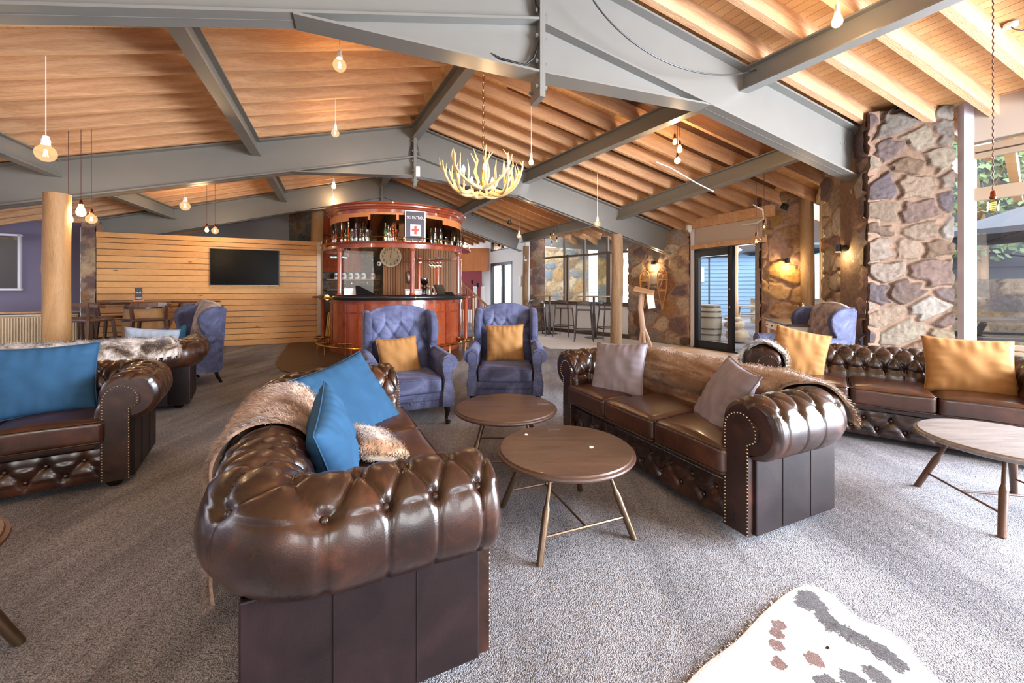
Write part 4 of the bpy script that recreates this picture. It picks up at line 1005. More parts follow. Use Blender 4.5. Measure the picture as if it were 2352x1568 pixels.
# fur bolster on the seat
def fur_pillow(label, c, right, up, w, h, T, mat, n, seed):
    x = Vector(right).normalized(); y = Vector(up); y = (y - x * y.dot(x)).normalized(); z = x.cross(y); A = np.zeros((30, 60, 3))
    for i in range(30):
        u = -1 + 2 * i / 29
        for j in range(60):
            a = 2 * math.pi * j / 59; s = (1 - .9 * abs(u) ** 9); cy, cz = math.cos(a), math.sin(a)
            A[i, j] = (u * w / 2, math.copysign(abs(cy) ** .6, cy) * h / 2 * (.96 + .04 * s), math.copysign(abs(cz) ** .8, cz) * T * (1 - abs(u) ** 6) ** .5)
    o = fur_from_grid('fur_cushion', A, mat, None, .022, .003, n, 'u', seed, .002); o.matrix_world = basis(c, x, y, z); return tag(o, label, 'cushion')
fur_pillow('small tan fur cushion lying on the seat of the nearest chesterfield', L2W(sofaA, (-.12, .27, .53)), dirW(sofaA, (1, .15, 0)), dirW(sofaA, (-.1, 1, .35)), .30, .22, .05, M['fur_tan'], 16000, 4)
pillow('square grey velvet cushion leaning at the far end of the middle right chesterfield', L2W(sofaC, (-.44, .26, .62)), dirW(sofaC, (.80, .42, .05)), dirW(sofaC, (-.12, .38, .9)), .44, .44, .07, M['greyv'], 'grey velvet cushions', 3)
pillow('grey velvet cushion half hidden behind the near arm of the middle right chesterfield', L2W(sofaC, (.46, .34, .60)), dirW(sofaC, (.80, -.50, -.1)), dirW(sofaC, (.2, .42, .88)), .46, .46, .07, M['greyv'], 'grey velvet cushions', 4)
pillow('mustard velvet cushion at the left end of the far right chesterfield', L2W(sofaD, (-.62, .30, .65)), dirW(sofaD, (.93, .22, -.22)), dirW(sofaD, (.05, .32, .94)), .45, .47, .075, M['mustard'], 'mustard velvet cushions', 5)
pillow('mustard velvet cushion at the right end of the far right chesterfield', L2W(sofaD, (.47, .33, .65)), dirW(sofaD, (1, .1, -.03)), dirW(sofaD, (0, .33, .94)), .52, .46, .08, M['mustard'], 'mustard velvet cushions', 6)
pillow('blue velvet cushion on the chesterfield at the left edge', L2W(sofaE, (.40, .33, .67)), dirW(sofaE, (1, .12, .02)), dirW(sofaE, (.08, .36, .93)), .50, .46, .085, M['teal'], 'blue velvet cushions', 7)
pillow('pale grey cushion peeking over the back of the sofa seen from behind', L2W(sofaF, (-.52, .28, .62)), dirW(sofaF, (1, .0, .12)), dirW(sofaF, (0, .3, .95)), .46, .46, .06, M['greyblue'], 'grey velvet cushions', 8)
# wing chairs
w1 = wing_chair('blue suede wing armchair turned to the right, left of its twin before the bar', (-1.05, 3.97, 0), R(24))
w2 = wing_chair('blue suede wing armchair facing the camera, right of its twin, behind the coffee tables', (-.07, 4.52, 0), R(0))
w3 = wing_chair('blue wing armchair with mustard cushion, the farther of two by the television wall', (-5.20, 6.22, 0), R(-31), back_mat='taupe')
w4 = wing_chair('blue wing armchair with dark teal cushion, the nearer of two by the television wall', (-4.44, 5.32, 0), R(-30), back_mat='taupe')
w5 = wing_chair('blue wing armchair with pale buttoned back beside the big stone pier', (3.80, 5.35, 0), R(-90), back_mat='taupe')
def on(root, p, r, u, w, h, T, mat, label, seed, group):
    return pillow(label, L2W(root, p), dirW(root, r), dirW(root, u), w, h, T, M[mat], group, seed)
on(w1, (-.05, .06, .60), (1, .12, .05), (-.05, .34, .93), .40, .38, .075, 'mustard', 'mustard velvet cushion on the left wing armchair in front of the bar', 11, 'mustard velvet cushions')
on(w2, (-.01, .10, .65), (1, 0, .02), (0, .28, .95), .43, .43, .075, 'mustard', 'mustard velvet cushion on the armchair facing the camera', 12, 'mustard velvet cushions')
on(w3, (0, .05, .64), (1, 0, 0), (0, .3, .95), .42, .42, .07, 'mustard', 'mustard cushion on the farther wing armchair by the television wall', 13, 'mustard velvet cushions')
on(w4, (0, .02, .60), (1, 0, .2), (-.2, .3, .93), .36, .36, .07, 'darkteal', 'dark teal cushion on the nearer wing armchair by the television wall', 14, 'blue velvet cushions')
# coffee tables
coffee_table('round dark wood coffee table with bronze legs, nearest of the pair in the centre', (.285, 2.17, 0), 0, .365, .415, feet=[(-.16, -.33), (.33, -.13), (.14, .36), (-.34, .17)])
coffee_table('round dark wood coffee table in the centre, behind its twin and before the armchairs', (-.045, 2.93, 0), 0, .37, .415, feet=[(-.25, -.24), (.24, -.25), (.25, .24), (-.24, .25)])
coffee_table('large round grey-brown coffee table at the right edge with stout legs', (2.80, 2.28, 0), 0, .385, .415, feet=[(-.21, .31), (-.32, -.23), (.20, -.33), (.30, .22)], top='oakgrey', leg='walnut_leg')
coffee_table('round reddish wood table corner cut off at the lower left edge', (-2.02, 1.16, 0), 0, .37, .42, top='walnut')
# cowhide rug
def cowhide():
    pts = [G(1850, 1350), G(1905, 1368), G(1938, 1400), G(1975, 1430), G(2030, 1452), G(2080, 1490), G(2120, 1535), G(2180, 1600), G(2240, 1700), G(1900, 1900), G(1500, 1720), G(1590, 1560), G(1690, 1478), G(1745, 1420), G(1800, 1372)]
    c = sum(pts, Vector()) / len(pts); c.z = 0; t = NT('cowhide'); v = t.tc.outputs['Object']
    def blob(cs, r):
        out = None
        for (x, y) in cs:
            q = G(x, y) - c; d = t.n('ShaderNodeVectorMath', {0: v, 1: (q.x, q.y, 0)}, operation='DISTANCE').outputs['Value']
            d = t.n('ShaderNodeMath', {0: d, 1: r}, operation='DIVIDE').outputs[0]; out = d if out is None else t.n('ShaderNodeMath', {0: out, 1: d}, operation='MINIMUM').outputs[0]
        return out
    wv = t.noise(t.map((1, 1, 0)), 26, 5, .7).outputs[0]; wv2 = t.n('ShaderNodeMath', {0: wv, 1: 1.7}, operation='MULTIPLY').outputs[0]
    def mask(cs, r): return t.ramp(t.n('ShaderNodeMath', {0: t.n('ShaderNodeMath', {0: blob(cs, r), 1: wv2}, operation='ADD').outputs[0], 1: .5}, operation='MULTIPLY').outputs[0], [(.89, 1.0), (.92, 0.0)])
    line = [(1858, 1378), (1848, 1395), (1880, 1400), (1895, 1430), (1915, 1448), (1940, 1460), (1965, 1475), (1990, 1488), (2015, 1500), (2035, 1515), (2055, 1530)]
    m1 = mask(line, .043); m2 = mask([(1790, 1445), (1787, 1465), (1783, 1490), (1872, 1528), (1868, 1520), (1789, 1532)], .030); m3 = mask([(2010, 1560), (1960, 1575), (1900, 1580)], .04)
    fine = t.noise(v, 200, 3, .7)
    c_ = t.mix(m1, lin('f1f0ef'), lin('2c2022')); c_ = t.mix(m3, c_, lin('2c2022')); c_ = t.mix(m2, c_, lin('5e3220'))
    t.set(color=c_, rough=.9, sheen=.3); t.bump(fine.outputs[0], .5, .01)
    mb = MB(); rng = random.Random(3); n = len(pts); sm = []
    for i in range(n):
        p0, p1, p2, p3 = [pts[(i + d) % n] - c for d in (-1, 0, 1, 2)]
        for k in range(6):
            s = k / 6; q = .5 * ((2 * p1) + (-p0 + p2) * s + (2 * p0 - 5 * p1 + 4 * p2 - p3) * s * s + (-p0 + 3 * p1 - 3 * p2 + p3) * s ** 3); sm.append(q)
    m = len(sm); rings = []
    for k, zz in ((1.0, .001), (.996, .010), (.98, .013), (.75, .014), (.45, .014), (.02, .014)): rings.append([(q.x * k, q.y * k, zz) for q in sm] + [(sm[0].x * k, sm[0].y * k, zz)])
    mb.grid(rings)
    P = [Vector(p) for r_ in rings[1:3] for p in r_[:-1]]; 
    edge = []; nn = []; ff = []
    for i in range(m):
        for _ in range(5): edge.append(Vector((sm[i].x, sm[i].y, .006))); nn.append(Vector((0, 0, 1))); ff.append(sm[i].normalized())
    area = []
    for _ in range(6000):
        i = rng.randrange(m); k = math.sqrt(rng.random()); edge.append(Vector((sm[i].x * k, sm[i].y * k, .012))); nn.append(Vector((0, 0, 1))); ff.append(Vector((.3, -1, 0)))
    blades(mb, edge, nn, ff, .007, .0016, 14000, 5)
    o = mb.build('cowhide_rug', t.m, None, angle=60); o.location = (c.x, c.y, .001); tag(o, 'white cowhide rug with dark brown patches on the carpet at the lower right', 'rug')
cowhide()
# ================================================================ BAR
BX, BY = -2.55, 9.1
def bp(r, a, z): return Vector((BX + r * math.cos(R(a)), BY + r * math.sin(R(a)), z))
def arc(r, z, a0, a1, n=40): return [bp(r, a0 + (a1 - a0) * i / n, z) - Vector((BX, BY, 0)) for i in range(n + 1)]
def arc_lathe(mb, prof, a0, a1, n=60):
    """closed profile swept on an arc, with end caps"""
    k0 = len(mb.v); mb.lathe(prof + [prof[0]], n, a0=R(a0), a1=R(a1)); m = len(prof) + 1
    mb.add([mb.v[k0 + i] for i in range(m - 1)], [tuple(range(m - 1))]); k1 = k0 + n * m; mb.add([mb.v[k1 + i] for i in range(m - 1)], [tuple(range(m - 1))]); return mb
bar = thing('bar_counter', 'curved polished mahogany bar counter with black padded edge and brass foot rail', 'bar', (BX, BY, 0))
mb = MB(); arc_lathe(mb, [(1.36, .05), (1.40, .05), (1.40, 1.08), (1.36, 1.08)], -195, 15); mb.build('curved_front', M['mahogany'], bar, angle=30)
mb = MB(); arc_lathe(mb, [(1.395, 0), (1.425, 0), (1.425, .09), (1.41, .11), (1.395, .11)], -195, 15); arc_lathe(mb, [(1.39, .99), (1.42, .99), (1.42, 1.05), (1.39, 1.05)], -195, 15)
for a in np.arange(-190, 12, 22.5): arc_lathe(mb, [(1.39, .1), (1.415, .1), (1.415, 1.0), (1.39, 1.0)], a, a + 3.2, 3)
arc_lathe(mb, [(1.39, .80), (1.41, .80), (1.41, .83), (1.39, .83)], -195, 15)
mb.build('panel_moulding', M['mahogany_x'], bar, angle=30)
mb = MB(); arc_lathe(mb, [(1.0, 1.08), (1.55, 1.08), (1.56, 1.10), (1.55, 1.125), (1.0, 1.125)], -200, 20); mb.build('counter_top', M['mahogany_x'], bar, angle=30)
for a0, a1 in ((-192, -134), (-122, -63.6), (-63, -8)):
    mb = MB(); mb.tube([p for p in arc(1.575, 1.115, a0, a1)], .052, 14); mb.build('padded_edge', M['blackvinyl'], bar)
for a in (-63.3, -122, -134): mb = MB(); mb.tube(arc(1.575, 1.115, a - .35, a + .35, 2), .056, 14); mb.build('edge_clip', M['brass'], bar)
mb = MB(); mb.tube(arc(1.66, .17, -175, -10, 60), .02, 8); mb.build('foot_rail', M['brass'], bar)
for a in (-165, -148, -131, -105, -88, -60, -38, -15):
    mb = MB(); mb.tube([bp(1.66, a, .17) - Vector((BX, BY, 0)), bp(1.66, a, 0.012) - Vector((BX, BY, 0))], .012, 6); mb.tube([bp(1.66, a, .17) - Vector((BX, BY, 0)), bp(1.40, a, .17) - Vector((BX, BY, 0))], .01, 6); mb.build('rail_bracket', M['brass'], bar)
for px_, yy, Yb in ((742, 0, 9.0), (801, 0, 7.95), (1070, 0, 8.75)):
    p = W(px_, HZ, Yb) - Vector((BX, BY, EYE)); mb = MB(); mb.lathe([(.001, 0), (.05, 0), (.05, .03), (.042, .06), (.042, 1.02), (.055, 1.05), (.055, 1.09), (.001, 1.09)], 20, (p.x, p.y, 0)); mb.build('post', M['mahogany'], bar, angle=30)
    mb = MB(); mb.lathe([(.001, 1.09), (.21, 1.09), (.225, 1.105), (.225, 1.12), (.21, 1.132), (.001, 1.132)], 32, (p.x, p.y, 0)); mb.build('round_ledge', M['mahogany_x'], bar, angle=30)
    mb = MB(); mb.tube([(p.x + .17 * math.cos(a), p.y + .17 * math.sin(a), .22) for a in np.linspace(0, 6.283, 25)[:-1]], .018, 8, closed=True)
    for a in (30, 150, 270): mb.tube([(p.x + .17 * math.cos(R(a)), p.y + .17 * math.sin(R(a)), .22), (p.x + .17 * math.cos(R(a)), p.y + .17 * math.sin(R(a)), .012)], .012, 6)
    mb.build('foot_ring', M['brass'], bar)
# canopy
can = thing('bar_canopy', 'round mahogany bar canopy with mirrored panels, bottle shelf and brass gallery rail', 'bar canopy', (BX, BY, 1.132))
Z0 = 1.132
def cz(P): return [(r, z - Z0) for r, z in P]
mb = MB(); mb.lathe(cz([(1.2, 2.74), (1.40, 2.74), (1.41, 2.80), (1.44, 2.815), (1.45, 2.84), (1.485, 2.855), (1.49, 2.88), (1.515, 2.895), (1.515, 2.92), (1.47, 2.93), (.05, 2.93)]), 96); mb.build('cornice', M['mahogany_x'], can, angle=25)
mb = MB(); arc_lathe(mb, cz([(1.36, 2.60), (1.395, 2.60), (1.395, 2.76), (1.36, 2.76)]), -205, 30, 90); mb.build('frieze', M['orangewood'], can, angle=30)
M['mirror'] = plain('smoked_mirror', '6d5748', .06, 1)
for a0, a1, zt in ((-200, -152, 2.62), (-150, -118, 2.62), (-116, -98, 2.66), (-96, -76, 2.70), (-74, -56, 2.70), (-54, -36, 2.68), (-34, -4, 2.62), (-2, 25, 2.62)):
    mb = MB(); arc_lathe(mb, cz([(1.345, 2.17), (1.40 if zt > 2.65 else 1.385, 2.17), (1.40 if zt > 2.65 else 1.385, zt), (1.345, zt)]), a0, a1, 16); mb.build('mirror_panel', M['mirror'], can, angle=30)
mb = MB(); arc_lathe(mb, cz([(1.2, 2.135), (1.60, 2.135), (1.615, 2.15), (1.60, 2.17), (1.2, 2.17)]), -205, 22, 90); arc_lathe(mb, cz([(1.50, 2.06), (1.53, 2.06), (1.53, 2.136), (1.50, 2.136)]), -205, -15, 80); mb.build('bottle_shelf', M['mahogany_x'], can, angle=30)
mb = MB(); mb.tube([p - Vector((0, 0, Z0)) for p in arc(1.575, 2.255, -200, 18, 90)], .008, 6); mb.build('gallery_rail', M['brass'], can)
for a in np.arange(-198, 20, 12.7): mb = MB(); p = bp(1.575, a, 0) - Vector((BX, BY, 0)); mb.lathe([(.012, 2.17 - Z0), (.006, 2.185 - Z0), (.006, 2.25 - Z0), (.011, 2.262 - Z0), (.001, 2.268 - Z0)], 8, (p.x, p.y, 0)); mb.build('gallery_post', M['brass'], can)
for a, r_ in ((-126, 1.42), (-64, 1.42), (-8, 1.38), (62, 1.4), (84, 1.4)):
    p = bp(r_, a, 0) - Vector((BX, BY, 0)); zt = 2.14 if a < 0 else 2.1; mb = MB(); mb.lathe(cz([(.001, 1.133), (.062, 1.133), (.062, 1.17), (.045, 1.19), (.042, 2.0), (.05, 2.03), (.07, 2.05), (.07, zt), (.001, zt)]), 20, (p.x, p.y, 0)); mb.build('column', M['mahogany'], can, angle=30)
mb = MB(); mb.beam(bp(1.35, 20, 1.98) - Vector((BX, BY, Z0)), bp(1.35, 95, 1.98) - Vector((BX, BY, Z0)), .3, .03); mb.beam(bp(1.35, -10, 1.92) - Vector((BX, BY, Z0)), bp(.5, 70, 1.92) - Vector((BX, BY, Z0)), .35, .03); mb.build('inner_shelf', M['mahogany'], can, smooth=False)
# sneeze guards
for k, (x0, x1, yt, yb, Yg) in enumerate(((778, 857, 573, 664, 8.0), (1018, 1060, 577, 676, 8.35))):
    a, b = W(x0, yt, Yg), W(x1, yt, Yg); zb = 1.135; mb = MB(); mb.box(((a.x + b.x) / 2, Yg, (a.z + zb) / 2), ((b.x - a.x), .008, a.z - zb), bev=.003); g_ = mb.build('sneeze_guard', M['screenglass'], smooth=False)
    tag(g_, ['clear screen on the left half of the bar counter', 'clear screen at the right end of the bar counter'][k], 'screen')
# sign
def text_mesh(txt, size, ext=.002, align='CENTER'):
    c = bpy.data.curves.new('txt', 'FONT'); c.body = txt; c.size = size; c.extrude = ext; c.align_x = align; c.align_y = 'CENTER'
    o = bpy.data.objects.new('txt', c); COL.objects.link(o); dg = bpy.context.evaluated_depsgraph_get(); me = bpy.data.meshes.new_from_object(o.evaluated_get(dg)); bpy.data.objects.remove(o); return me
def text(txt, size, mat, parent, loc, rot, name='lettering', sx=1):
    me = text_mesh(txt, size); me.materials.append(mat); o = bpy.data.objects.new(name, me); COL.objects.link(o)
    if parent is not None: o.parent = parent; KIDS.setdefault(parent, []).append(o)
    o.location = loc; o.rotation_euler = rot; o.scale = (sx, 1, 1); return o
M['signgrey'] = plain('sign_slate', '4a4550', .45); M['crossred'] = plain('cross_red', 'c4453c', .5); M['offwhite'] = plain('off_white', 'e9e6e2', .5)
sp = bp(1.46, -62, 2.175); sg_ = thing('ski_patrol_sign', 'grey SKI PATROL sign with a red cross standing on the bar canopy shelf', 'sign', sp, R(20))
mb = MB(); mb.box((0, 0, .31), (.385, .018, .60)); mb.build('board', M['offwhite'], sg_, smooth=False)
mb = MB(); mb.box((0, -.010, .31), (.35, .006, .565)); mb.build('panel', M['signgrey'], sg_, smooth=False)
text('SKI PATROL', .078, M['offwhite'], sg_, (0, -.016, .475), (R(90), 0, 0), sx=.78)
mb = MB(); mb.box((0, -.015, .235), (.19, .004, .22)); mb.build('white_square', M['offwhite'], sg_, smooth=False)
mb = MB(); mb.box((0, -.019, .235), (.045, .004, .16)); mb.box((0, -.0193, .235), (.14, .004, .045)); mb.build('red_cross', M['crossred'], sg_, smooth=False)
mb = MB()
for s in (-1, 1): mb.box((s * .06, -.02, .02), (.004, .05, .05))
mb.build('sign_stand', M['brass'], sg_, smooth=False)
# bottles on the canopy shelf
def gl(name, c): return glassmat(name, c, .35)
M['g_amber'] = gl('amber_glass', (.75, .25, .05, 1)); M['g_green'] = gl('green_glass', (.45, .7, .35, 1)); M['g_clear'] = gl('clear_glass', (.85, .93, .9, 1)); M['g_purple'] = gl('violet_glass', (.35, .22, .38, 1)); M['g_dark'] = gl('dark_glass', (.12, .09, .04, 1))
def bottle(h, r, kind=0):
    if kind == 0: return [(.001, 0), (r * .95, 0), (r, .006), (r, h * .55), (r * .85, h * .64), (r * .38, h * .76), (r * .34, h * .95), (r * .42, h * .955), (r * .42, h), (.001, h)]
    if kind == 1: return [(.001, 0), (r, 0), (r * 1.0, h * .35), (r * .6, h * .62), (r * .3, h * .85), (r * .4, h * .87), (r * .4, h), (.001, h)]
    return [(.001, 0), (r, 0), (r, h * .7), (r * .75, h * .8), (r * .75, h), (.001, h)]
BN_ = {'g_amber': 'amber', 'g_green': 'green', 'g_clear': 'clear', 'g_purple': 'violet', 'g_dark': 'dark brown'}
BL = [(766, 30, 'g_clear', 0), (771, 34, 'g_amber', 0), (785, 30, 'g_amber', 0), (794, 30, 'g_green', 0), (801, 46, 'g_amber', 1), (809, 30, 'g_clear', 2), (818, 42, 'g_purple', 0), (828, 30, 'g_clear', 0), (834, 42, 'g_dark', 0), (844, 27, 'g_clear', 2), (885, 42, 'g_green', 0), (892, 37, 'g_clear', 0), (897, 33, 'g_clear', 0), (903, 42, 'g_amber', 0), (910, 27, 'g_amber', 2), (990, 34, 'g_dark', 0), (1000, 37, 'g_clear', 1), (1013, 37, 'g_clear', 0), (1025, 19, 'g_clear', 2), (1037, 28, 'g_dark', 0), (1052, 38, 'g_dark', 0), (1063, 28, 'g_dark', 0)]
def canopy_pt(px_, r_):
    best = min(np.arange(-200, 15, .25), key=lambda a: abs((BX + r_ * math.cos(R(a))) / (BY + r_ * math.sin(R(a))) - (px_ - 1176) / F) + (0 if -165 < a < 10 else .02)); return bp(r_, best, 2.172)
for i, (px_, hpx, mt, kd) in enumerate(BL):
    p = canopy_pt(px_, 1.49); h_ = hpx / F * p.y; mb = MB(); mb.lathe(bottle(h_, .035 if kd < 2 else .042, kd), 14); o = mb.build('bottle', M[mt]); o.location = p
    side = 'left of the sign' if px_ < 930 else 'right of the sign'; kx = [b for b in BL if (b[0] < 930) == (px_ < 930)]; n_ = kx.index(BL[i])
    tag(o, f'{BN_[mt]} glass bottle on bar canopy {side}, {ORD[n_] if n_ < 12 else ["thirteenth", "fourteenth", "fifteenth", "sixteenth"][n_ - 12]} from left', 'bottle', 'old bottles on the bar canopy shelf')
    if kd == 0 and i % 3 == 0: mb = MB(); mb.cyl((0, 0), .016, h_, h_ + .008, 10); mb.build('cap', M['black'], o)
# hanging wine glasses
WG = [(.001, 0), (.034, -.002), (.034, .002), (.004, .01), (.003, .075), (.012, .085), (.034, .115), (.038, .145), (.031, .18)]
proto = None
for grp, (cx0, cy0, na, nb, lbl) in enumerate(((-3.72, 8.35, 4, 3, 'left'), (-1.95, 9.7, 4, 2, 'right'))):
    for i in range(na):
        for j in range(nb):
            if proto is None: mb = MB(); mb.lathe(WG, 14); o = mb.build('wine_glass', M['g_clear']); proto = o
            else: o = proto.copy(); COL.objects.link(o)
            o.location = (cx0 + i * .075, cy0 + j * .08, 2.085 - (.10 if grp else 0)); o.rotation_euler = (R(180), 0, 0)
            tag(o, f'wine glass hanging upside down in the rack at the {lbl} of the bar', 'wine glass', f'wine glasses hanging at the {lbl} of the bar')
    mb = MB()
    for i in range(na): mb.box((cx0 + i * .075, cy0 + .08, 2.095 - (.10 if grp else 0)), (.02, .34, .012))
    mb.box((cx0 + .11, cy0 + .08, 2.11 - (.10 if grp else 0)), (.34, .03, .03)); tag(mb.build('glass_rack', M['silver'], smooth=False), f'metal wine glass rack under the {lbl} of the bar canopy', 'rack')
# clock
ck = thing('wall_clock', 'round cream wall clock with dark numerals on the slatted wall behind the bar', 'clock', (-3.40, 11.36, 2.20), R(5))
mb = MB(); mb.lathe([(.001, 0), (.275, 0), (.275, .03), (.001, .03)], 48, M=Matrix.Rotation(R(90), 4, 'X')); mb.build('dial', plain('aged_cream', 'c8b698', .6), ck, angle=30)
mb = MB(); mb.tube([(.28 * math.cos(a), -.025, .28 * math.sin(a)) for a in np.linspace(0, 2 * math.pi, 49)[:-1]], .018, 8, closed=True); mb.build('rim', plain('clock_rim', 'd8c7ac', .5), ck)
for k in range(1, 13): a = R(90 - 30 * k); text(str(k), .10, M['black'], ck, (.215 * math.cos(a), -.034, .215 * math.sin(a)), (R(90), 0, 0), 'numeral')
for nm, an, l_, w_ in (('minute_hand', 82, .15, .010), ('hour_hand', 84, .10, .016)): mb = MB(); mb.beam((-.03 * math.cos(R(an)), -.036, -.03 * math.sin(R(an))), (l_ * math.cos(R(an)), -.036, l_ * math.sin(R(an))), .004, w_); mb.build(nm, M['black'], ck, smooth=False)
cam_ = MB(); cam_.lathe([(.001, 0), (.06, 0), (.06, .03), (.001, .05)], 24, M=Matrix.Translation((-3.72, 11.36, 2.0)) @ Matrix.Rotation(R(90), 4, 'X')); so = cam_.build('smoke_alarm', M['white'], angle=30); tag(so, 'small white round device on the slatted wall left of the clock', 'alarm')
mb = MB(); mb.lathe([(.001, .05), (.025, .05), (.025, .06), (.001, .06)], 16, M=Matrix.Translation((-3.72, 11.36, 2.0)) @ Matrix.Rotation(R(90), 4, 'X')); mb.build('lens', M['black'], so)
# back shelves with jars
for zz, nm in ((1.57, 'upper'), (1.27, 'lower')): mb = MB(); mb.box((-4.65, 11.9, zz), (1.5, .22, .035)); tag(mb.build('wall_shelf', M['pine'], smooth=False), f'{nm} pale timber shelf on the stone wall behind the left of the bar', 'shelf')
for i, x_ in enumerate((-5.15, -4.93, -4.73, -4.55, -4.36, -4.08)):
    mb = MB(); mb.lathe([(.001, 0), (.065, 0), (.075, .03), (.075, .13), (.05, .16), (.05, .18), (.001, .18)], 16); o = mb.build('jar', M['offwhite']); o.location = (x_, 11.88, 1.588)
    tag(o, f'white ceramic jar on the upper shelf behind the bar, {ORD[i]} from the left', 'jar', 'white jars behind the bar'); mb = MB(); mb.lathe([(.076, .05), (.0765, .05), (.0765, .11), (.076, .11)], 16, a0=R(-130), a1=R(-50)); mb.build('label', M['purple'] if i % 2 == 0 else M['crossred'], o)
for i, x_ in enumerate((-4.9, -4.7, -4.45, -4.25)):
    mb = MB(); mb.lathe(bottle(.16 + .03 * (i % 2), .035, i % 3), 12); o = mb.build('bottle', M[('g_amber', 'g_clear', 'g_dark', 'g_clear')[i]]); o.location = (x_, 11.88, 1.288); tag(o, f'small bottle on the lower shelf behind the bar, {ORD[i]} from the left', 'bottle', 'bottles on the lower shelf behind the bar')
# things on the counter
def box_thing(name, label, cat, loc, rz, boxes, group=None):
    r_ = thing(name, label, cat, loc, rz, group)
    for nm, c, d, mt, rx in boxes: mb = MB(); mb.box((0, 0, 0), d, bev=.004); o = mb.build(nm, M[mt], r_, smooth=False); o.location = c; o.rotation_euler = (R(rx), 0, 0)
    return r_
T1 = 1.1255
q = W(838, HZ, 8.0); box_thing('till_monitor', 'black till monitor leaning back on the left of the bar counter', 'monitor', (q.x, q.y, T1), R(25), [('monitor_base', (0, 0, .012), (.18, .16, .024), 'black', 0), ('monitor_stand', (0, .03, .07), (.05, .03, .12), 'black', 0), ('monitor_screen', (0, -.01, .13), (.34, .025, .22), 'black', -40)])
q = W(1010, HZ, 8.3); box_thing('till_monitor', 'black till monitor seen from the side, right of the bar counter', 'monitor', (q.x, q.y, T1), R(65), [('monitor_base', (0, 0, .012), (.16, .14, .024), 'black', 0), ('monitor_stand', (0, .03, .07), (.05, .03, .12), 'black', 0), ('monitor_screen', (0, -.01, .14), (.30, .025, .22), 'black', -25)])
q = W(804, HZ, 7.95); box_thing('menu_stand', 'white menu board standing on the left end of the bar counter', 'menu', (q.x, q.y, T1), R(15), [('menu_page', (0, 0, .085), (.22, .006, .18), 'paper', -20), ('menu_foot', (0, .03, .008), (.2, .1, .012), 'white', 0)])
q = W(1033, HZ, 8.2); box_thing('keyboard', 'black keyboard tilted on the right of the bar counter', 'keyboard', (q.x, q.y, T1), R(40), [('key_plate', (0, 0, .05), (.18, .13, .02), 'black', 35), ('keyboard_foot', (0, .02, .015), (.16, .06, .03), 'silver', 0)])
q = W(975, HZ, 8.6); gr = thing('coffee_grinder', 'coffee grinder with clear bean hopper on the bar, right of the front column', 'grinder', (q.x, q.y, T1), 0)
mb = MB(); mb.lathe([(.001, 0), (.08, 0), (.08, .03), (.05, .05), (.05, .16), (.07, .19), (.03, .22), (.001, .22)], 20); mb.build('grinder_body', M['silver'], gr, angle=40)
mb = MB(); mb.lathe([(.03, .22), (.085, .30), (.085, .38), (.001, .39)], 20); mb.build('bean_hopper', M['g_dark'], gr, angle=40)
q = W(950, HZ, 9.6); box_thing('espresso_machine', 'steel espresso machine behind the front column of the bar', 'coffee machine', (q.x + .1, q.y, T1 - .2), R(10), [('machine_body', (0, 0, .2), (.55, .4, .26), 'silver', 0), ('cup_tray', (0, 0, .345), (.57, .42, .03), 'silver', 0), ('group_head', (-.12, -.22, .2), (.07, .08, .08), 'black', 0), ('drip_tray', (0, -.2, .04), (.5, .2, .04), 'black', 0)])
mb = MB(); mb.box((-1.95, 9.6, .53), (1.1, .5, 1.06)); tag(mb.build('back_counter', M['mahogany'], smooth=False), 'low timber back counter inside the bar holding the coffee machine', 'counter')
mb = MB(); mb.box((-2.85, 11.34, 1.62), (.15, .14, .34), bev=.03); tag(mb.build('towel_dispenser', M['silver']), 'grey paper towel dispenser on the slatted wall below the clock', 'dispenser')
for i, (x_, mt, h_) in enumerate(((1.5, 'g_green', .3), (1.62, 'g_dark', .28), (1.72, 'g_amber', .3), (1.80, 'g_clear', .26))):
    mb = MB(); mb.lathe(bottle(h_, .036, 0), 12); o = mb.build('bottle', M[mt]); q = W(985 + i * 9, HZ, 9.55); o.location = (q.x, q.y, 1.062); tag(o, f'bottle on the back counter right of the coffee machine, {ORD[i]} from the left', 'bottle', 'bottles on the back counter')
# folded boards left of the bar
YL = plain('yellow_plastic', 'd8b14a', .5); BLU = plain('blue_plastic', '2b5fae', .5)
for i, (px_, mt, lb) in enumerate(((751, YL, 'yellow folded board, leftmost of the boards leaning left of the bar'), (755, YL, 'yellow folded board second in the row leaning left of the bar'), (759, YL, 'yellow folded board next to the red one left of the bar'), (764, M['crossred'], 'red folded board leaning left of the bar'), (769, BLU, 'blue folded board half hidden by the bar'))):
    q = W(px_, HZ, 9.6); mb = MB(); mb.box((0, 0, .42), (.035, .34, .62), bev=.015); mb.box((0, 0, .78), (.03, .1, .12), bev=.01); mb.tube([(0, -.14, .12), (0, -.16, .0)], .012, 6); mb.tube([(0, .14, .12), (0, .16, .0)], .012, 6); mb.box((0, 0, .12), (.03, .32, .03))
    o = mb.build('folded_board', mt); o.location = (q.x, q.y, .014); o.rotation_euler = (0, R(7), R(8)); tag(o, lb, 'board', 'folded boards by the bar')

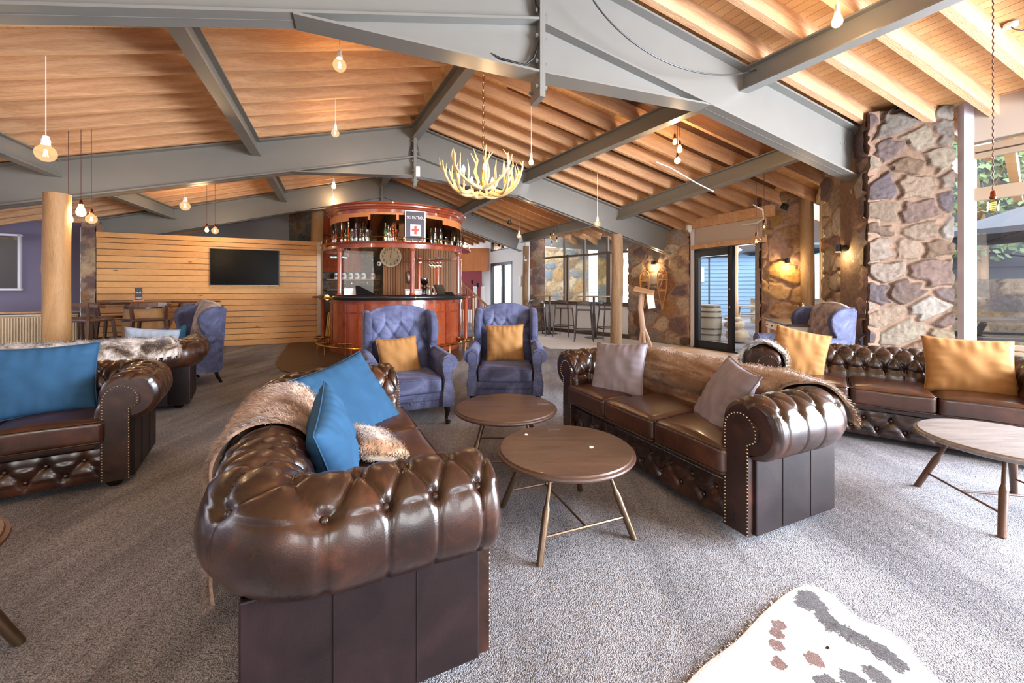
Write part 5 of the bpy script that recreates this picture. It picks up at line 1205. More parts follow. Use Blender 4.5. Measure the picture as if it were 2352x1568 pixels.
# ================================================================ TELEVISION, TABLES AND STOOLS
tv0, tv1 = Vector((-6.675, 8.97)), Vector((-5.465, 9.52)); d_ = (tv1 - tv0).normalized(); nrm_ = Vector((d_.y, -d_.x)); cc = (tv0 + tv1) / 2 + nrm_ * .06
tv = thing('television', 'black flat television on the pine board wall', 'television', (cc.x, cc.y, 1.765), math.atan2(d_.y, d_.x))
mb = MB(); mb.box((0, 0, 0), (1.33, .05, .83), bev=.006); mb.build('tv_case', M['black'], tv, smooth=False)
mb = MB(); mb.box((0, -.0265, .008), (1.30, .003, .79)); mb.build('tv_screen', M['screen'], tv, smooth=False)
mb = MB(); mb.box((0, -.027, -.405), (1.32, .006, .014)); mb.build('tv_trim', M['silver'], tv, smooth=False)
mb = MB(); mb.box((0, .04, 0), (.4, .05, .3)); mb.build('wall_mount', M['black'], tv, smooth=False)
# barrel tables + wooden bar chairs at the left
def barrel(mb, h, r, b=1.18, n=28):
    P = [(r * (1 + (b - 1) * math.sin(math.pi * t)), h * t) for t in np.linspace(0, 1, 14)]; mb.lathe([(.001, 0)] + P + [(.001, h)], n); return P
def barrel_table(label, loc, top=.46, h=1.04, group='barrel tables by the wood wall'):
    r_ = thing('barrel_table', label, 'table', loc, 0, group); mb = MB(); mb.lathe([(.001, h - .03), (top, h - .03), (top + .01, h - .015), (top, h), (.001, h)], 40); mb.build('table_top', M['walnut'], r_, angle=30)
    mb = MB(); barrel(mb, h - .03, .26); mb.build('barrel', M['log'], r_, angle=50)
    for z in (.06, .28, .70, .93):
        rr = .26 * (1 + .18 * math.sin(math.pi * z / (h - .03))); mb = MB(); mb.lathe([(rr + .003, z - .025), (rr + .006, z - .025), (rr + .006, z + .025), (rr + .003, z + .025)], 32); mb.build('hoop', M['gunmetal'], r_)
    return r_
bt = barrel_table('round dark wood table on an old barrel, left of the television', (-7.05, 7.75, 0)); barrel_table('farther barrel table behind the wing armchairs below the television', (-6.45, 8.25, 0), top=.42)
ms = thing('menu_holder', 'small black menu card in an orange holder on the barrel table', 'menu', (-7.1, 7.7, 1.04), R(40)); mb = MB(); mb.box((0, 0, .015), (.15, .07, .03), bev=.005); mb.build('holder', M['orangewood'], ms, smooth=False); mb = MB(); mb.box((0, 0, .14), (.11, .012, .24), bev=.01); mb.build('card', M['black'], ms, smooth=False)
text('HOT', .04, M['offwhite'], ms, (0, -.009, .17), (R(90), 0, 0)); text('enjoy', .04, M['offwhite'], ms, (0, -.009, .07), (R(90), 0, 0))
def wood_stool(label, loc, rot):
    r_ = thing('bar_chair', label, 'bar stool', loc, rot, 'walnut bar chairs at the barrel tables'); lg = M['walnut_leg']
    mb = weld(soft_box(.46, .44, .045, .02, -.008, 8)); mb.v = [(a, b, c + .74) for a, b, c in mb.v]; mb.build('seat', M['walnut'], r_)
    for sx_ in (-1, 1):
        mb = MB(); mb.beam((sx_ * .21, -.19, .74), (sx_ * .27, -.25, .0), .035, .05); mb.build('leg', lg, r_, smooth=False)
        mb = MB(); mb.beam((sx_ * .27, .27, .0), (sx_ * .215, .19, .74), .035, .05); mb.beam((sx_ * .215, .19, .74), (sx_ * .235, .22, .99), .035, .045); mb.build('leg', lg, r_, smooth=False)
    for y_, z_ in ((-.23, .25), (.24, .32)): mb = MB(); mb.beam((-.25, y_, z_), (.25, y_, z_), .025, .035); mb.build('footrest', lg, r_, smooth=False)
    mb = MB(); pts = [(-.26, -.02, .965), (-.265, .10, .985), (-.235, .20, 1.0), (-.12, .25, 1.005), (0, .265, 1.005), (.12, .25, 1.005), (.235, .20, 1.0), (.265, .10, .985), (.26, -.02, .965)]
    for i in range(len(pts) - 1): mb.beam(pts[i], pts[i + 1], .03, .075 if 1 < i < 6 else .05)
    mb.build('backrest', M['walnut'], r_, smooth=False); return r_
for i, (x_, y_, rz, lb) in enumerate(((-7.25, 6.95, 175, 'walnut bar chair in front of the left barrel table, backrest toward the camera'), (-8.0, 7.35, 120, 'walnut bar chair half hidden behind the log column'), (-6.35, 7.15, -150, 'walnut bar chair right of the menu card, behind the wing armchairs'), (-7.75, 7.95, 60, 'walnut bar chair between the stone pier and the barrel table'))):
    wood_stool(lb, (x_, y_, 0), R(rz))
# metal stools + high tables at the windows
def metal_stool(label, loc, rot):
    r_ = thing('bar_stool', label, 'bar stool', loc, rot, 'dark metal bar stools by the windows'); lg = M['gunmetal']
    mb = weld(soft_box(.38, .37, .04, .018, -.006, 8)); mb.v = [(a, b, c + .765) for a, b, c in mb.v]; mb.build('seat', lg, r_)
    for sx_ in (-1, 1):
        mb = MB(); mb.tube([(sx_ * .17, -.16, .76), (sx_ * .22, -.22, 0)], [.019, .014], 8); mb.build('leg', lg, r_)
        mb = MB(); mb.tube([(sx_ * .23, .25, 0), (sx_ * .18, .18, .76), (sx_ * .175, .19, .90)], [.014, .019, .017], 8); mb.build('leg', lg, r_)
        mb = MB(); mb.tube([(sx_ * .205, -.2, .3), (sx_ * .205, .22, .3)], .010, 6); mb.build('stretcher', lg, r_)
    for y_ in (-.2, .225): mb = MB(); mb.beam((-.205, y_, .28), (.205, y_, .28), .02, .03); mb.build('footrest', lg, r_, smooth=False)
    mb = MB(); P = []
    for k in range(13):
        a = math.pi * k / 12; x_ = -.185 * math.cos(a); P.append([(x_ * 1.0, .19 + .03 * math.sin(a) - .0, .90 + .09 * math.sin(a) ** .6 - (.0)), (x_ * .86, .20 + .03 * math.sin(a), .875 + .055 * math.sin(a) ** .6 - .02 * math.sin(a))])
    mb.grid(P); mb.grid([[(a[0], a[1] + .02, a[2]) for a in row] for row in P]); mb.grid([[P[i][0], (P[i][0][0], P[i][0][1] + .02, P[i][0][2])] for i in range(13)]); mb.grid([[P[i][1], (P[i][1][0], P[i][1][1] + .02, P[i][1][2])] for i in range(13)]); weld(mb)
    mb.build('backrest', lg, r_, angle=60); return r_
ST = [(1222, 12.0, 200, 'metal bar stool left of the left high table, mostly hidden by an armchair'), (1236, 11.3, 170, 'metal bar stool behind the right wing of the centre armchair'), (1296, 11.05, 150, 'pale-lit metal bar stool between the two high tables'), (1341, 10.0, 170, 'metal bar stool in front of the right high table, centre of the windows'), (1398, 10.4, 100, 'metal bar stool half hidden behind the slim log post')]
for px_, Y_, rz, lb in ST: q = W(px_, HZ, Y_); metal_stool(lb, (q.x, q.y, .008), R(rz))
for k, (px_, Y_) in enumerate(((1262, 11.7), (1364, 10.7))):
    q = W(px_, HZ, Y_); r_ = thing('high_table', ['square high bar table under the windows, the left one', 'square high bar table under the windows, beside the slim log post'][k], 'table', (q.x, q.y, .008), R(-40), 'high tables by the windows')
    mb = MB(); mb.box((0, 0, 1.085), (.62, .62, .025), bev=.008); mb.build('table_top', M['tanframe'], r_, smooth=False); mb = MB(); mb.tube([(0, 0, .02), (0, 0, .62), (0, 0, .64), (0, 0, 1.07)], [.05, .038, .03, .03], 12); mb.build('pedestal', M['gunmetal'], r_)
    mb = MB(); mb.lathe([(.001, 0), (.25, 0), (.25, .008), (.05, .02), (.001, .02)], 32); mb.build('base_plate', M['gunmetal'], r_, angle=30)
# branch lectern
lt = G(1487, 806); lec = thing('branch_lectern', 'lectern made from a bare forked tree branch with a wooden top, by the snowshoes', 'lectern', (lt.x - .03, 8.55, .007), R(-20))
mb = MB(); mb.tube([(-.09, -.03, 0), (-.06, -.02, .12), (-.02, 0, .3), (.0, 0, .42), (-.02, 0, .6), (-.05, 0, .85), (-.03, 0, 1.1), (-.01, 0, 1.2)], [.035, .036, .05, .062, .055, .057, .06, .055], 12)
mb.tube([(.17, .02, 0), (.13, .01, .16), (.06, 0, .33), (.0, 0, .47)], [.03, .034, .042, .045], 10); mb.tube([(.04, -.14, 0), (.025, -.08, .2), (0, -.01, .4)], [.028, .032, .04], 10); mb.build('branch_stand', M['birch'], lec)
mb = MB(); mb.box((0, 0, 0), (.42, .30, .03), bev=.006); o = mb.build('reading_top', M['timber'], lec, smooth=False); o.location = (.02, -.02, 1.24); o.rotation_euler = (R(16), R(14), 0)
mb = MB(); mb.box((0, 0, 0), (.14, .004, .30)); o = mb.build('paper_sheet', M['paper'], lec, smooth=False); o.location = (.16, -.17, 1.02); o.rotation_euler = (R(-6), R(-8), 0)
# snowshoes
a, x, n, L = frame2d((3.06, 10.62), (3.99, 9.08))
def snowshoe(label, s, z0, z1, wd):
    H_ = z1 - z0; c = a + x * s + n * .085; r_ = thing('snowshoe', label, 'snowshoe', (c.x, c.y, z0), math.atan2(x.y, x.x), 'wooden snowshoes on the stone wall')
    def half(t): return wd * (math.sin(math.pi * min(1, (1 - t) / .56)) ** .62 if (1 - t) / .56 < .5 else (1 if t > .66 else max(.0, (t / .72)) ** 1.15)) if t > .02 else .0
    K = [(0, 0)] ; ts = np.linspace(.12, 1, 30)
    def wv(t):
        if t > .78: return wd * math.sqrt(max(0, 1 - ((t - .78) / .22) ** 2))
        return wd * (.06 + .94 * math.sin(math.pi / 2 * (t / .78)) ** 1.25)
    left = [(-wv(t), 0, t * H_) for t in np.linspace(0, 1, 36)]; right = [(wv(t), 0, t * H_) for t in np.linspace(1, 0, 36)][1:]
    mb = MB(); mb.tube(left + right, .011, 8); mb.build('frame', M['snowshoe'], r_)
    for t in (.72, .46): mb = MB(); mb.beam((-wv(t), 0, t * H_), (wv(t), 0, t * H_), .012, .022); mb.build('crossbar', M['snowshoe'], r_, smooth=False)
    mb = MB()
    for k in range(-14, 30):
        for sg in (-1, 1):
            seg = []
            for t in np.linspace(.1, .97, 60):
                xx = sg * ((t * H_) * .8 - k * .045); seg.append((xx, t))
            run = []
            for xx, t in seg:
                if abs(xx) < wv(t) - .004 and not (.5 < t < .70 and abs(xx) < wd * .5): run.append((xx, 0, t * H_))
                else:
                    if len(run) > 1: mb.tube([run[0], run[-1]], .0028, 4, cap=False)
                    run = []
            if len(run) > 1: mb.tube([run[0], run[-1]], .0028, 4, cap=False)
    mb.build('lacing', M['snowshoe'], r_); return r_
snowshoe('bent-wood snowshoe on the stone wall, left one partly behind the branch lectern', sx_s := .60, .82, 1.75, .15)
snowshoe('bent-wood snowshoe on the stone wall, right one near the sliding door', 1.12, .80, 1.78, .145)
# spot lights on the stone
def spot(label, p, dirn, flip=1, tgt=None):
    d = Vector(dirn).normalized(); r_ = thing('wall_spotlight', label, 'wall light', p, math.atan2(d.y, d.x), 'small black wall spotlights')
    mb = MB(); mb.lathe([(.001, 0), (.045, 0), (.045, .05), (.001, .05)], 20, M=Matrix.Rotation(R(90), 4, 'Y')); mb.build('mount', M['black'], r_, angle=30)
    mb = MB(); mb.tube([(.05, 0, 0), (.09, 0, 0)], .01, 8); mb.build('arm', M['black'], r_)
    mb = MB(); mb.tube([(.09, 0, .05), (.09, 0, -.045)], .034, 16); mb.build('lamp_head', M['black'], r_, angle=30)
    mb = MB(); mb.cyl((.09, 0), .028, -.052, -.047, 16); mb.build('lens', M['glow2'], r_)
    l = lamp('spot_glow', 'POINT', (p[0] + d.x * .09, p[1] + d.y * .09, p[2] - .10), 9, (1, .75, .4), size=.03)
    return r_
nn_ = n
def onwall(s, z): c = a + x * s + n * .045; return (c.x, c.y, z)
spot('small black spotlight on the stone wall between the snowshoes', onwall(.88, 1.92), n)
a2, x2, n2, L2 = frame2d((4.70, 7.62), (5.30, 7.42)); c = a2 + x2 * .38 + n2 * .07; spot('small black spotlight on the stone buttress right of the sliding door', (c.x, c.y, 1.79), n2)
a2, x2, n2, L2 = frame2d((4.98, 6.45), (4.50, 5.12)); c = a2 + x2 * .98 + n2 * .07; spot('black spotlight on the side of the big stone pier, above the armchair', (c.x, c.y, 1.83), n2)
# desk with glass pyramid
dk0, dk1 = Vector((3.85, 5.66)), Vector((4.30, 6.85)); d_ = (dk1 - dk0).normalized(); desk = thing('console_desk', 'white console desk with dark wood top and small drawers, behind the right sofas', 'desk', (dk0.x, dk0.y, 0), math.atan2(d_.y, d_.x)); Ld = (dk1 - dk0).length; wd_ = .5
mb = MB(); mb.box((Ld / 2, -wd_ / 2, .765), (Ld + .04, wd_ + .04, .03), bev=.006); mb.build('desk_top', M['tabletop'], desk, smooth=False)
mb = MB(); mb.box((Ld / 2, -wd_ / 2, .69), (Ld - .02, wd_ - .02, .12)); mb.build('desk_frame', M['offwhite'], desk, smooth=False)
for i in range(4): mb = MB(); mb.box((Ld * (i + .5) / 4, -.002, .69), (Ld / 4 - .04, .02, .09), bev=.004); dr = mb.build('drawer', M['offwhite'], desk, smooth=False); mb = MB(); mb.tube([(Ld * (i + .5) / 4 - .03, .01, .70), (Ld * (i + .5) / 4, .03, .68), (Ld * (i + .5) / 4 + .03, .01, .70)], .006, 6); mb.build('handle', M['black'], dr)
for x_ in (.03, Ld - .03):
    for y_ in (-.04, -wd_ + .04): mb = MB(); mb.tube([(x_, y_, .63), (x_, y_, 0)], [.025, .018], 8); mb.build('leg', M['offwhite'], desk)
pc = desk.location + Vector((d_.x, d_.y, 0)) * .28 + Vector((d_.y, -d_.x, 0)) * .26; py = thing('glass_pyramid', 'clear glass pyramid terrarium with white edges on the console desk', 'terrarium', (pc.x, pc.y, .781), R(20))
b4 = [(-.1, -.1, 0), (.1, -.1, 0), (.1, .1, 0), (-.1, .1, 0)]; mb = MB(); mb.add([Vector(p) for p in b4] + [Vector((0, 0, .26))], [(0, 1, 4), (1, 2, 4), (2, 3, 4), (3, 0, 4)]); mb.build('glass_panes', M['glass'], py, smooth=False)
mb = MB()
for i in range(4): mb.tube([b4[i], b4[(i + 1) % 4]], .006, 6); mb.tube([b4[i], (0, 0, .26)], .006, 6)
mb.build('edge_frame', M['white'], py)
mb = MB(); mb.tube([(.0, 0, .25), (.015, 0, .28), (.0, 0, .295), (-.015, 0, .28), (0, 0, .25)], .004, 6); mb.build('ring', M['brass'], py)
# security cameras
for k, (p, lb) in enumerate((((3.93, 8.98, 2.62), 'white dome security camera at the top of the snowshoe wall corner'), ((.42, 12.28, 2.22), 'white security camera at the corner of the white wall beside the far stone pier'), ((-8.82, 7.80, 2.28), 'white sensor box above the stone pier at the left of the wood wall'))):
    r_ = thing('security_camera', lb, 'camera', p, 0, 'white security cameras'); mb = MB(); mb.box((0, 0, .03), (.1, .12, .1), bev=.02); mb.build('camera_mount', M['white'], r_); mb = MB(); mb.lathe([(.001, -.10), (.03, -.09), (.045, -.06), (.05, -.03), (.001, -.02)], 20, (-.02, -.09, 0)); mb.build('camera_dome', M['white'], r_)
# ================================================================ PENDANTS AND CHANDELIER
def ray_roof(px_, py_):
    """where the line of sight through a pixel meets the top-of-steel surface"""
    best = None
    for r in np.arange(0, 3.9, .04):
        for t in np.arange(-7, 7, .08):
            q = surf(r, t)
            if q.y < .6: continue
            d = (1176 + F * q.x / q.y - px_) ** 2 + (HZ - F * (q.z - EYE) / q.y - py_) ** 2
            if best is None or d < best[0]: best = (d, r, t)
    _, r0, t0 = best
    for r in np.arange(r0 - .04, r0 + .04, .01):
        for t in np.arange(t0 - .08, t0 + .08, .02):
            q = surf(r, t); d = (1176 + F * q.x / q.y - px_) ** 2 + (HZ - F * (q.z - EYE) / q.y - py_) ** 2
            if d < best[0]: best = (d, r, t)
    return surf(best[1], best[2], .18)
def globe_prof(kind, s):
    if kind == 'globe': return [(.001, -1.0 * s)] + [(s * math.sin(a), -s * math.cos(a)) for a in np.linspace(.15, 2.6, 16)] + [(s * .36, s * 1.05), (s * .34, s * 1.25)]
    if kind == 'edison': return [(.001, -1.1 * s), (.4 * s, -1.02 * s), (.75 * s, -.7 * s), (.85 * s, -.2 * s), (.75 * s, .35 * s), (.5 * s, .95 * s), (.4 * s, 1.4 * s), (.38 * s, 1.6 * s)]
    return [(.001, -1.25 * s), (.4 * s, -1.22 * s), (.62 * s, -1.05 * s), (.68 * s, -.8 * s), (.68 * s, .6 * s), (.55 * s, .85 * s), (.4 * s, .98 * s), (.4 * s, 1.2 * s)]
def pendant(label, px_, py_, top, kind='globe', diam=None, sock='white', cord='white', lit=1, depth=None, energy=19, glassm='bulbglass', group='hanging bulb pendants'):
    """bulb centred where pixel (px_, py_) is seen; top = pixel height where the cord reaches the rafters, or a depth is given"""
    if depth is None: q = ray_roof(px_, top); depth = q.y
    p = W(px_, py_, depth); s = diam / 2
    # roof height above p
    best = min(((surf(r, t).xy - p.xy).length, r, t) for r in np.arange(0, 3.9, .05) for t in np.arange(-7, 7, .1)); zt = surf(best[1], best[2]).z + .19
    r_ = thing('pendant_light', label, 'pendant light', p, 0, group); pf = globe_prof(kind, s); zt -= p.z; zs = pf[-1][1]
    mb = MB(); mb.lathe(pf, 20); mb.build('glass_bulb', M[glassm] if not lit else M['lit_globe' if kind == 'globe' and s > .055 else 'lit_edison'], r_)
    mb = MB(); rs_ = max(.013, s * .42); mb.lathe([(.001, zs - .01), (rs_, zs - .012), (rs_ * 1.05, zs + .02), (rs_ * .8, zs + .05), (rs_ * .7, zs + .065), (.001, zs + .07)] if sock == 'white' else [(.001, zs - .01), (.017, zs - .01), (.021, zs + .0), (.021, zs + .012), (.016, zs + .018), (.016, zs + .045), (.008, zs + .06), (.001, zs + .062)], 16); mb.build('lamp_socket', M['white'] if sock == 'white' else M['copper'], r_)
    mb = MB(); rr = .0035; mb.tube([(0, 0, zs + .06), (0, 0, zt)], rr, 6) if cord != 'twist' else mb.tube([(.0035 * math.cos(k * 1.3), .0035 * math.sin(k * 1.3), zs + .06 + (zt - zs - .06) * k / 160) for k in range(161)], .0045, 6); mb.build('cord', M['white'] if cord == 'white' else M['cordbrown'], r_)
    mb = MB(); k = 5 if kind == 'globe' else 4
    if kind == 'spiral':
        mb.tube([(s * .35 * math.cos(a), s * .35 * math.sin(a), -.7 * s + a * s * .05) for a in np.linspace(0, 25, 90)], .0028, 5)
    else:
        for i in range(k): a = 2 * math.pi * i / k; mb.tube([(s * .1 * math.cos(a), s * .1 * math.sin(a), .45 * s), (s * .22 * math.cos(a), s * .22 * math.sin(a), -.4 * s)], .0022 if s > .03 else .003, 5)
        mb.sphere((0, 0, .0), s * (.16 if lit < 2 else .5), 10, (1, 1, 1.6))
    mb.build('filament', M['filament'] if lit else M['dimfil'], r_)
    if lit: lamp('bulb_light', 'POINT', p, energy, (1, .68, .36), size=.04)
    return r_
M['copper'] = plain('copper_socket', '8a4a30', .3, 1); M['cordbrown'] = plain('brown_twisted_cord', '54342c', .7); M['dimfil'] = emit('dim_filament', 'ffb24d', 5)
pendant('large clear globe bulb on a white cord at the upper left', 105, 352, 137, 'globe', .155)
pendant('clear globe bulb on a white cord at the top, nearest of the centre row', 780, 150, 68, 'globe', .135)
dd = None
base = ray_roof(780, 68); z0 = EYE + (HZ - 150) / F * base.y
for i, (px_, py_, kd, lb) in enumerate(((770, 306, 'globe', 'second bulb of the centre row, white socket'), (769.5, 380, 'edison', 'third bulb of the centre row, small and pear shaped'), (766.5, 427, 'edison', 'fourth bulb of the centre row, just above the canopy'), (764.5, 456, 'globe', 'lowest and farthest bulb of the centre row above the bar canopy'))):
    dp = (z0 - EYE) * F / (HZ - py_); pendant(lb, px_, py_, None, kd, .115, depth=dp)
pendant('edison bulb hanging right of the antler chandelier', 1220, 372, 235, 'edison', .085)
for i, (px_, py_, kd, dm) in enumerate(((1550, 326, 'edison', .07), (1561, 343, 'edison', .085), (1556, 369, 'globe', .085))):
    pendant(['left bulb of the cluster of three above the middle right sofa', 'right-hand edison bulb of the cluster above the middle right sofa', 'lowest globe bulb of the cluster above the middle right sofa'][i], px_, py_, 266 - i * 3, kd, dm, 'copper', 'brown')
pendant('big glowing edison bulb in a white socket at the top right', 1923, 48, -12, 'edison', .10)
pendant('dark glass bulb with a spiral filament on a twisted brown cord at the right', 2281, 472, -20, 'spiral', .105, 'copper', 'twist', lit=0, glassm='amberglass')
pendant('globe bulb right of centre, hanging before the far windows', 1372, 514, 400, 'globe', .115)
pendant('globe bulb hanging before the white wall right of the bar', 1192, 542, 470, 'globe', .115)
pendant('round clear unlit bulb before the sliding door, the lower one', 1737, 554, 385, 'globe', .14, 'copper', 'brown', lit=0)
pendant('small clear unlit bulb before the stone buttress, the upper one', 1755, 521, 380, 'globe', .09, 'copper', 'brown', lit=0)
pendant('globe bulb on a white cord above the wood wall, left of the television', 425, 473, 428, 'globe', .18)
pendant('small edison bulb of a pair above the television wall', 475, 528, 420, 'edison', .085, 'copper', 'brown')
pendant('round bulb of a pair above the television wall', 494, 530, 420, 'globe', .13, 'copper', 'brown')
for i, (px_, py_, kd, dm) in enumerate(((157, 502, 'edison', .11), (186, 486, 'edison', .12), (210, 503, 'globe', .12))):
    pendant(['left bulb of three on brown cords beside the log column', 'middle and highest bulb of three beside the log column', 'right round bulb of three beside the log column'][i], px_, py_, 303, kd, dm, 'copper', 'brown')
for i, (px_, py_) in enumerate(((1264, 545), (1272, 538), (1279, 553), (1268, 562))):
    pendant(f'small bulb of the far cluster seen against the left window pane, {ORD[i]} of four', px_, py_, None, 'edison', .07, 'copper', 'brown', depth=10.6 + .12 * i, lit=0)
# chandelier
ch = W(1110, 398, 4.83); cha = thing('antler_chandelier', 'pale antler chandelier with lit candle bulbs hanging on a chain from the ridge', 'chandelier', ch)
def antler(a, tilt, seed, big=1.0):
    rng = random.Random(seed); mb = MB(); ca, sa = math.cos(a), math.sin(a)
    def P(rad, side, z): return Vector((ca * rad - sa * side, sa * rad + ca * side, z))
    s = rng.choice((-1, 1)); main = [P(.10, -.16 * s, -.19), P(.22, -.08 * s, -.235), P(.33, .02 * s, -.19), P(.40, .11 * s, -.10), P(.435, .17 * s, .02), P(.44, .20 * s, .13 * big)]
    # smooth
    pts = []; rad = []
    for i in range(len(main) - 1):
        p0, p1, p2, p3 = main[max(0, i - 1)], main[i], main[i + 1], main[min(len(main) - 1, i + 2)]
        for k in range(5):
            t = k / 5; pts.append(.5 * ((2 * p1) + (-p0 + p2) * t + (2 * p0 - 5 * p1 + 4 * p2 - p3) * t * t + (-p0 + 3 * p1 - 3 * p2 + p3) * t ** 3)); rad.append(.021 * (1 - ((i + t) / 5.2) ** 1.8) + .003)
    mb.tube(pts, rad, 8)
    for f, l in ((.30, .15), (.48, .22), (.66, .22), (.82, .15)):
        i = int(f * (len(pts) - 1)); b = pts[i]; out = P(.09, -.05 * s * rng.uniform(.3, 1.5), 0); tip = b + Vector((out.x * rng.uniform(-.7, .6), out.y * rng.uniform(-.7, .6), l * rng.uniform(.8, 1.2) * big)); mid = (b + tip) / 2 + Vector((out.x, out.y, 0)) * .35
        mb.tube([b, b * .6 + mid * .4 + Vector((0, 0, -.005)), mid, tip], [rad[i] * .9, .013, .010, .002], 7)
    mb.build('antler', M['bone'], cha)
for k in range(9): antler(2 * math.pi * k / 9 + .2, 0, 20 + k, 1.0)
for k in range(3):
    a = 2 * math.pi * k / 3 + .9; mb = MB(); b = Vector((.05 * math.cos(a), .05 * math.sin(a), -.12)); tip = Vector((.12 * math.cos(a), .12 * math.sin(a), .30)); mb.tube([b, Vector((.10 * math.cos(a), .10 * math.sin(a), .02)), Vector((.07 * math.cos(a), .07 * math.sin(a), .16)), tip], [.02, .018, .013, .003], 7)
    c_ = Vector((.085 * math.cos(a), .085 * math.sin(a), .12)); mb.tube([c_, c_ + Vector((.09 * math.cos(a + 1), .09 * math.sin(a + 1), .10))], [.012, .003], 6); mb.build('antler', M['bone'], cha)
for k in range(7):
    a = 2 * math.pi * k / 7 + .35; rr = .30 if k else .04; x_, y_ = rr * math.cos(a), rr * math.sin(a); zb = -.10 if k else -.2
    mb = MB(); mb.tube([(x_, y_, zb - .06), (x_, y_, zb + .05)], .013, 10); mb.build('candle_sleeve', M['bone'], cha)
    mb = MB(); mb.lathe([(.001, 0), (.014, .005), (.02, .03), (.013, .06), (.002, .085)], 12, (x_, y_, zb + .05)); mb.build('candle_bulb', M['filament'], cha)
    if k in (1, 3, 5): lamp('bulb_light', 'POINT', ch + Vector((x_, y_, zb + .12)), 6, (1, .72, .38), size=.05)
mb = MB(); ztop = 4.30 - ch.z; nl = int((ztop - .0) / .045)
for k in range(nl):
    z = .02 + k * .045; c_ = [(.011 * math.cos(t) if k % 2 else 0, 0 if k % 2 else .011 * math.cos(t), z + .026 * math.sin(t)) for t in np.linspace(0, 2 * math.pi, 11)[:-1]]; mb.tube(c_, .0035, 5, closed=True)
mb.build('chain', M['brass'], cha, smooth=False)
mb = MB(); mb.tube([(0, 0, -.16), (0, 0, .04)], .018, 10); mb.build('centre_stem', M['brass'], cha)
# cables, conduit, ceiling rose
mb = MB(); c0, c1, c2, c3 = W(1362, 0, 3.6), W(1440, 120, 3.75), W(1600, 205, 4.1), W(1738, 160, 4.55)
pts = []
for k in range(25): t = k / 24; pts.append(c0 * (1 - t) ** 3 + c1 * 3 * t * (1 - t) ** 2 + c2 * 3 * t * t * (1 - t) + c3 * t ** 3)
mb.tube(pts, .007, 8); tag(mb.build('power_cable', M['steel_dark']), 'grey cable looping across the web of the nearest steel rafter', 'cable')
mb = MB(); P_ = [(1228, -10), (1232, 14), (1246, 38), (1243, 70), (1238, 100), (1225, 135), (1205, 150), (1150, 135), (1090, 105), (1040, 92), (960, 72), (905, 62)]
mb.tube([W(u, v, 3.66 - .22 * (1235 - u) / 330.) for u, v in P_], .011, 8); tag(mb.build('power_cable', M['black']), 'black cable bundle running down the apex plate and along the haunch', 'cable')
mb = MB(); q = W(877, 48, 3.40); mb.box(q, (.05, .05, .11), rz=.4, bev=.01); tag(mb.build('motion_sensor', M['white']), 'small white sensor clipped on the haunch of the nearest frame', 'sensor')
mb = MB(); q = W(960, 394, 7.35); mb.box(q, (.07, .04, .19), bev=.01); tag(mb.build('wifi_unit', M['white']), 'white box fixed on the apex plate of the middle frame', 'sensor')
q = ray_roof(2325, 100); rz_ = thing('ceiling_rose', 'white ceiling rose with a short looped brown cord at the far upper right', 'ceiling rose', (q.x, q.y, q.z - .0)); mb = MB(); mb.lathe([(.001, -.0), (.05, -.0), (.05, .028), (.001, .03)], 24); mb.build('rose_cap', M['white'], rz_, angle=30); mb = MB(); mb.tube([(0, 0, 0), (.02, -.01, -.03), (.08, -.02, -.05), (.2, -.05, .0)], .005, 6); mb.build('cord', M['cordbrown'], rz_)
mb = MB(); c0 = [W(u, v, d) for u, v, d in ((1730, 470, 7.0), (1752, 482, 7.05), (1754, 502, 7.1), (1738, 512, 7.5), (1690, 518, 8.2))]; mb.tube(c0, .012, 8); tag(mb.build('conduit', M['white']), 'white conduit pipe bending down above the sliding door', 'pipe')
mb = MB(); c0 = [W(u, v, 6.9) for u, v in ((1508, 372), (1540, 385), (1600, 420), (1640, 440))]; mb.tube(c0, .01, 8); tag(mb.build('conduit', M['white']), 'thin white conduit along a rafter right of the three-bulb cluster', 'pipe')
mb = MB(); a_ = [Vector((4.62, 5.15, 3.42)), Vector((4.9, 5.02, 3.56)), Vector((5.2, 4.9, 3.585)), Vector((5.4, 4.86, 3.55))]
for k in range(3): mb.tube([p + Vector((0, -.015 * k, .016 * k)) for p in a_], .009, 6)
tag(mb.build('power_cable', M['black']), 'bundle of dark cables lying along the top of the big stone pier', 'cable')
for u, v, d, lb in ((1170, 511, 11.0, 'small black track spotlight under the rafters left of the far bulb'), (1146, 562, 13.4, 'small black spotlight before the triangular high window'), (1803, 475, 6.6, 'small black spotlight at the top of the door buttress')):
    q = W(u, v, d); mb = MB(); mb.box((0, 0, 0), (.08, .1, .10), bev=.01); mb.tube([(0, 0, .05), (0, 0, .13)], .008, 6); o = mb.build('track_spotlight', M['black']); o.location = q; o.rotation_euler = (R(25), R(15), R(20)); tag(o, lb, 'spotlight', 'small black ceiling spotlights')
